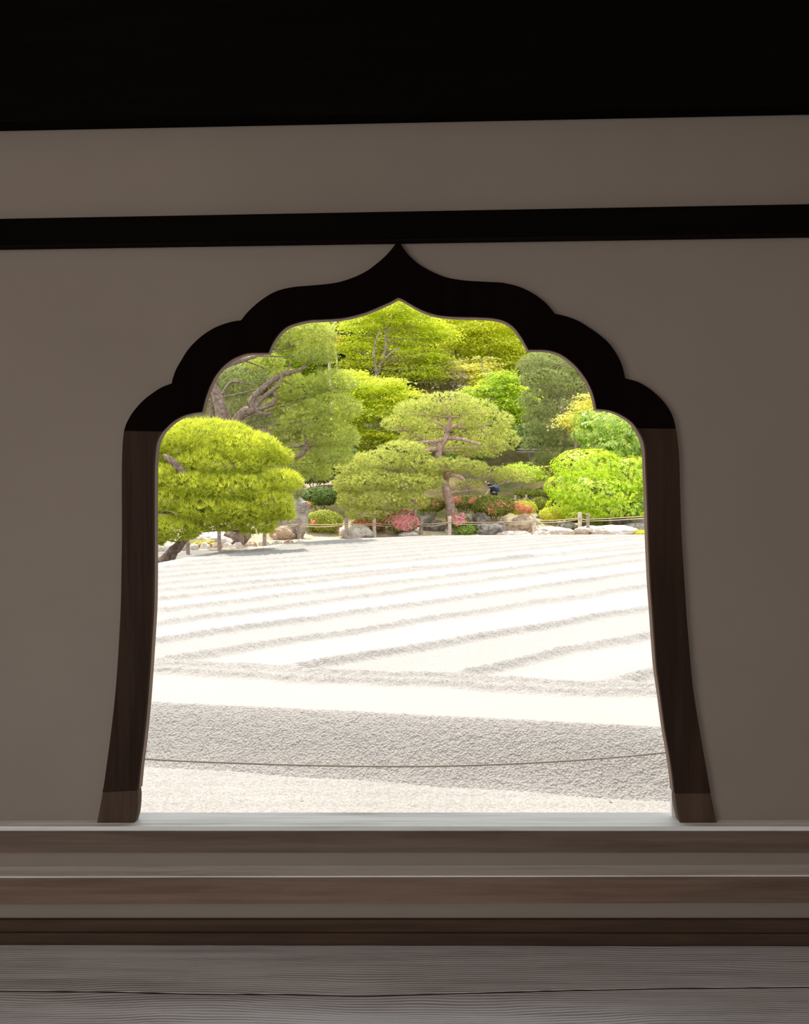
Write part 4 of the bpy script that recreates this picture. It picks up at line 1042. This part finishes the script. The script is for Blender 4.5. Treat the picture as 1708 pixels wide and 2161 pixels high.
hx = head_px.x - per.location.x; hz = head_px.z - per.location.z    # head relative to the feet
sc_ = hz / 1.42
def S_(x, y, z): return (x * sc_, y * sc_, z * sc_)
V = [S_(.02,0,.92), S_(-.02,0,1.06), S_(-.10,0,1.20), S_(-.19,0,1.32), S_(-.25,0,1.38), S_(-.33,0,1.42), S_(-.36,0,1.50),
     S_(-.17,-.17,1.31), S_(-.22,-.20,1.06), S_(-.36,-.19,.84), S_(-.40,-.18,.76),
     S_(-.17,.17,1.31), S_(-.20,.21,1.05), S_(-.34,.2,.86), S_(-.38,.2,.78),
     S_(.02,-.10,.86), S_(-.08,-.11,.47), S_(.06,-.11,.08), S_(-.06,-.11,.04),
     S_(.02,.10,.86), S_(.10,.11,.48), S_(.22,.11,.10), S_(.12,.11,.04)]
E_ = [(0,1),(1,2),(2,3),(3,4),(4,5),(5,6),(3,7),(7,8),(8,9),(9,10),(3,11),(11,12),(12,13),(13,14),(0,15),(15,16),(16,17),(17,18),(0,19),(19,20),(20,21),(21,22)]
R_ = [.13,.125,.135,.13,.055,.085,.08,.06,.045,.034,.03,.06,.045,.034,.03,.10,.062,.042,.035,.10,.062,.042,.035]
skin_body('body', V, E_, [r * sc_ for r in R_], MT['skin'], per)
skin_body('shirt', [S_(.03,0,.88), S_(-.02,0,1.06), S_(-.10,0,1.20), S_(-.19,0,1.31), S_(-.23,0,1.36), S_(-.17,-.17,1.31), S_(-.20,-.20,1.14), S_(-.17,.17,1.31), S_(-.19,.2,1.14)],
  [(0,1),(1,2),(2,3),(3,4),(3,5),(5,6),(3,7),(7,8)], [r * sc_ for r in (.165,.16,.165,.155,.07,.085,.07,.085,.07)], MT['navy'], per)
skin_body('trousers', [S_(.02,0,.90), S_(.02,-.10,.84), S_(-.08,-.11,.47), S_(.05,-.11,.12), S_(.02,.10,.84), S_(.10,.11,.48), S_(.21,.11,.13)],
  [(0,1),(1,2),(2,3),(0,4),(4,5),(5,6)], [r * sc_ for r in (.15,.115,.08,.065,.115,.08,.065)], MT['trouser'], per)
skin_body('hair', [S_(-.33,0,1.50), S_(-.29,0,1.47), S_(-.27,0,1.42)], [(0,1),(1,2)], [r * sc_ for r in (.085,.09,.06)], MT['hair'], per)
# five fingers on each hand
for sy, (hx_, hz_) in ((-.18, (-.40, .76)), (.2, (-.38, .78))):
    for j, (dx, dy, ln) in enumerate([(-.02,-.03,.07),(-.025,-.012,.08),(-.025,.006,.085),(-.02,.022,.07),(.015,-.045,.055)]):
        skin_body('finger', [S_(hx_, sy + dy * .5, hz_), S_(hx_ + dx * .6, sy + dy, hz_ - ln * .55), S_(hx_ + dx * .4, sy + dy, hz_ - ln)], [(0,1),(1,2)], [.011*sc_, .009*sc_, .008*sc_], MT['skin'], per, 1)
bp = skin_body('backpack', [S_(.0,0,.98), S_(-.03,0,1.14), S_(-.09,0,1.27)], [(0,1),(1,2)], [(.13*sc_, .13*sc_), (.15*sc_, .13*sc_), (.11*sc_, .11*sc_)], MT['blue'])
bp.location = per.location + Vector((.20 * sc_, 0, -.02))
tag(bp, 'blue backpack on the back of the person in navy', 'backpack')
for f_ in (-.1, .1):
    aa, bb = smooth_line([S_(-.06, f_, 1.32), S_(-.22, f_, 1.40), S_(-.36, f_, 1.22), S_(-.24, f_, 1.02)], [.016] * 4, 4)
    o = MB().tube(aa, bb, 6).build('strap', MT['blue'], None, smooth=True); o.parent = bp
print('foliage tris', FOL_T[0], 'total tris', sum(len(o.data.loop_triangles) or sum(len(p.vertices) - 2 for p in o.data.polygons) if len(o.data.polygons) < 5000 else len(o.data.polygons) * 2 for o in bpy.data.objects if o.type == 'MESH'))
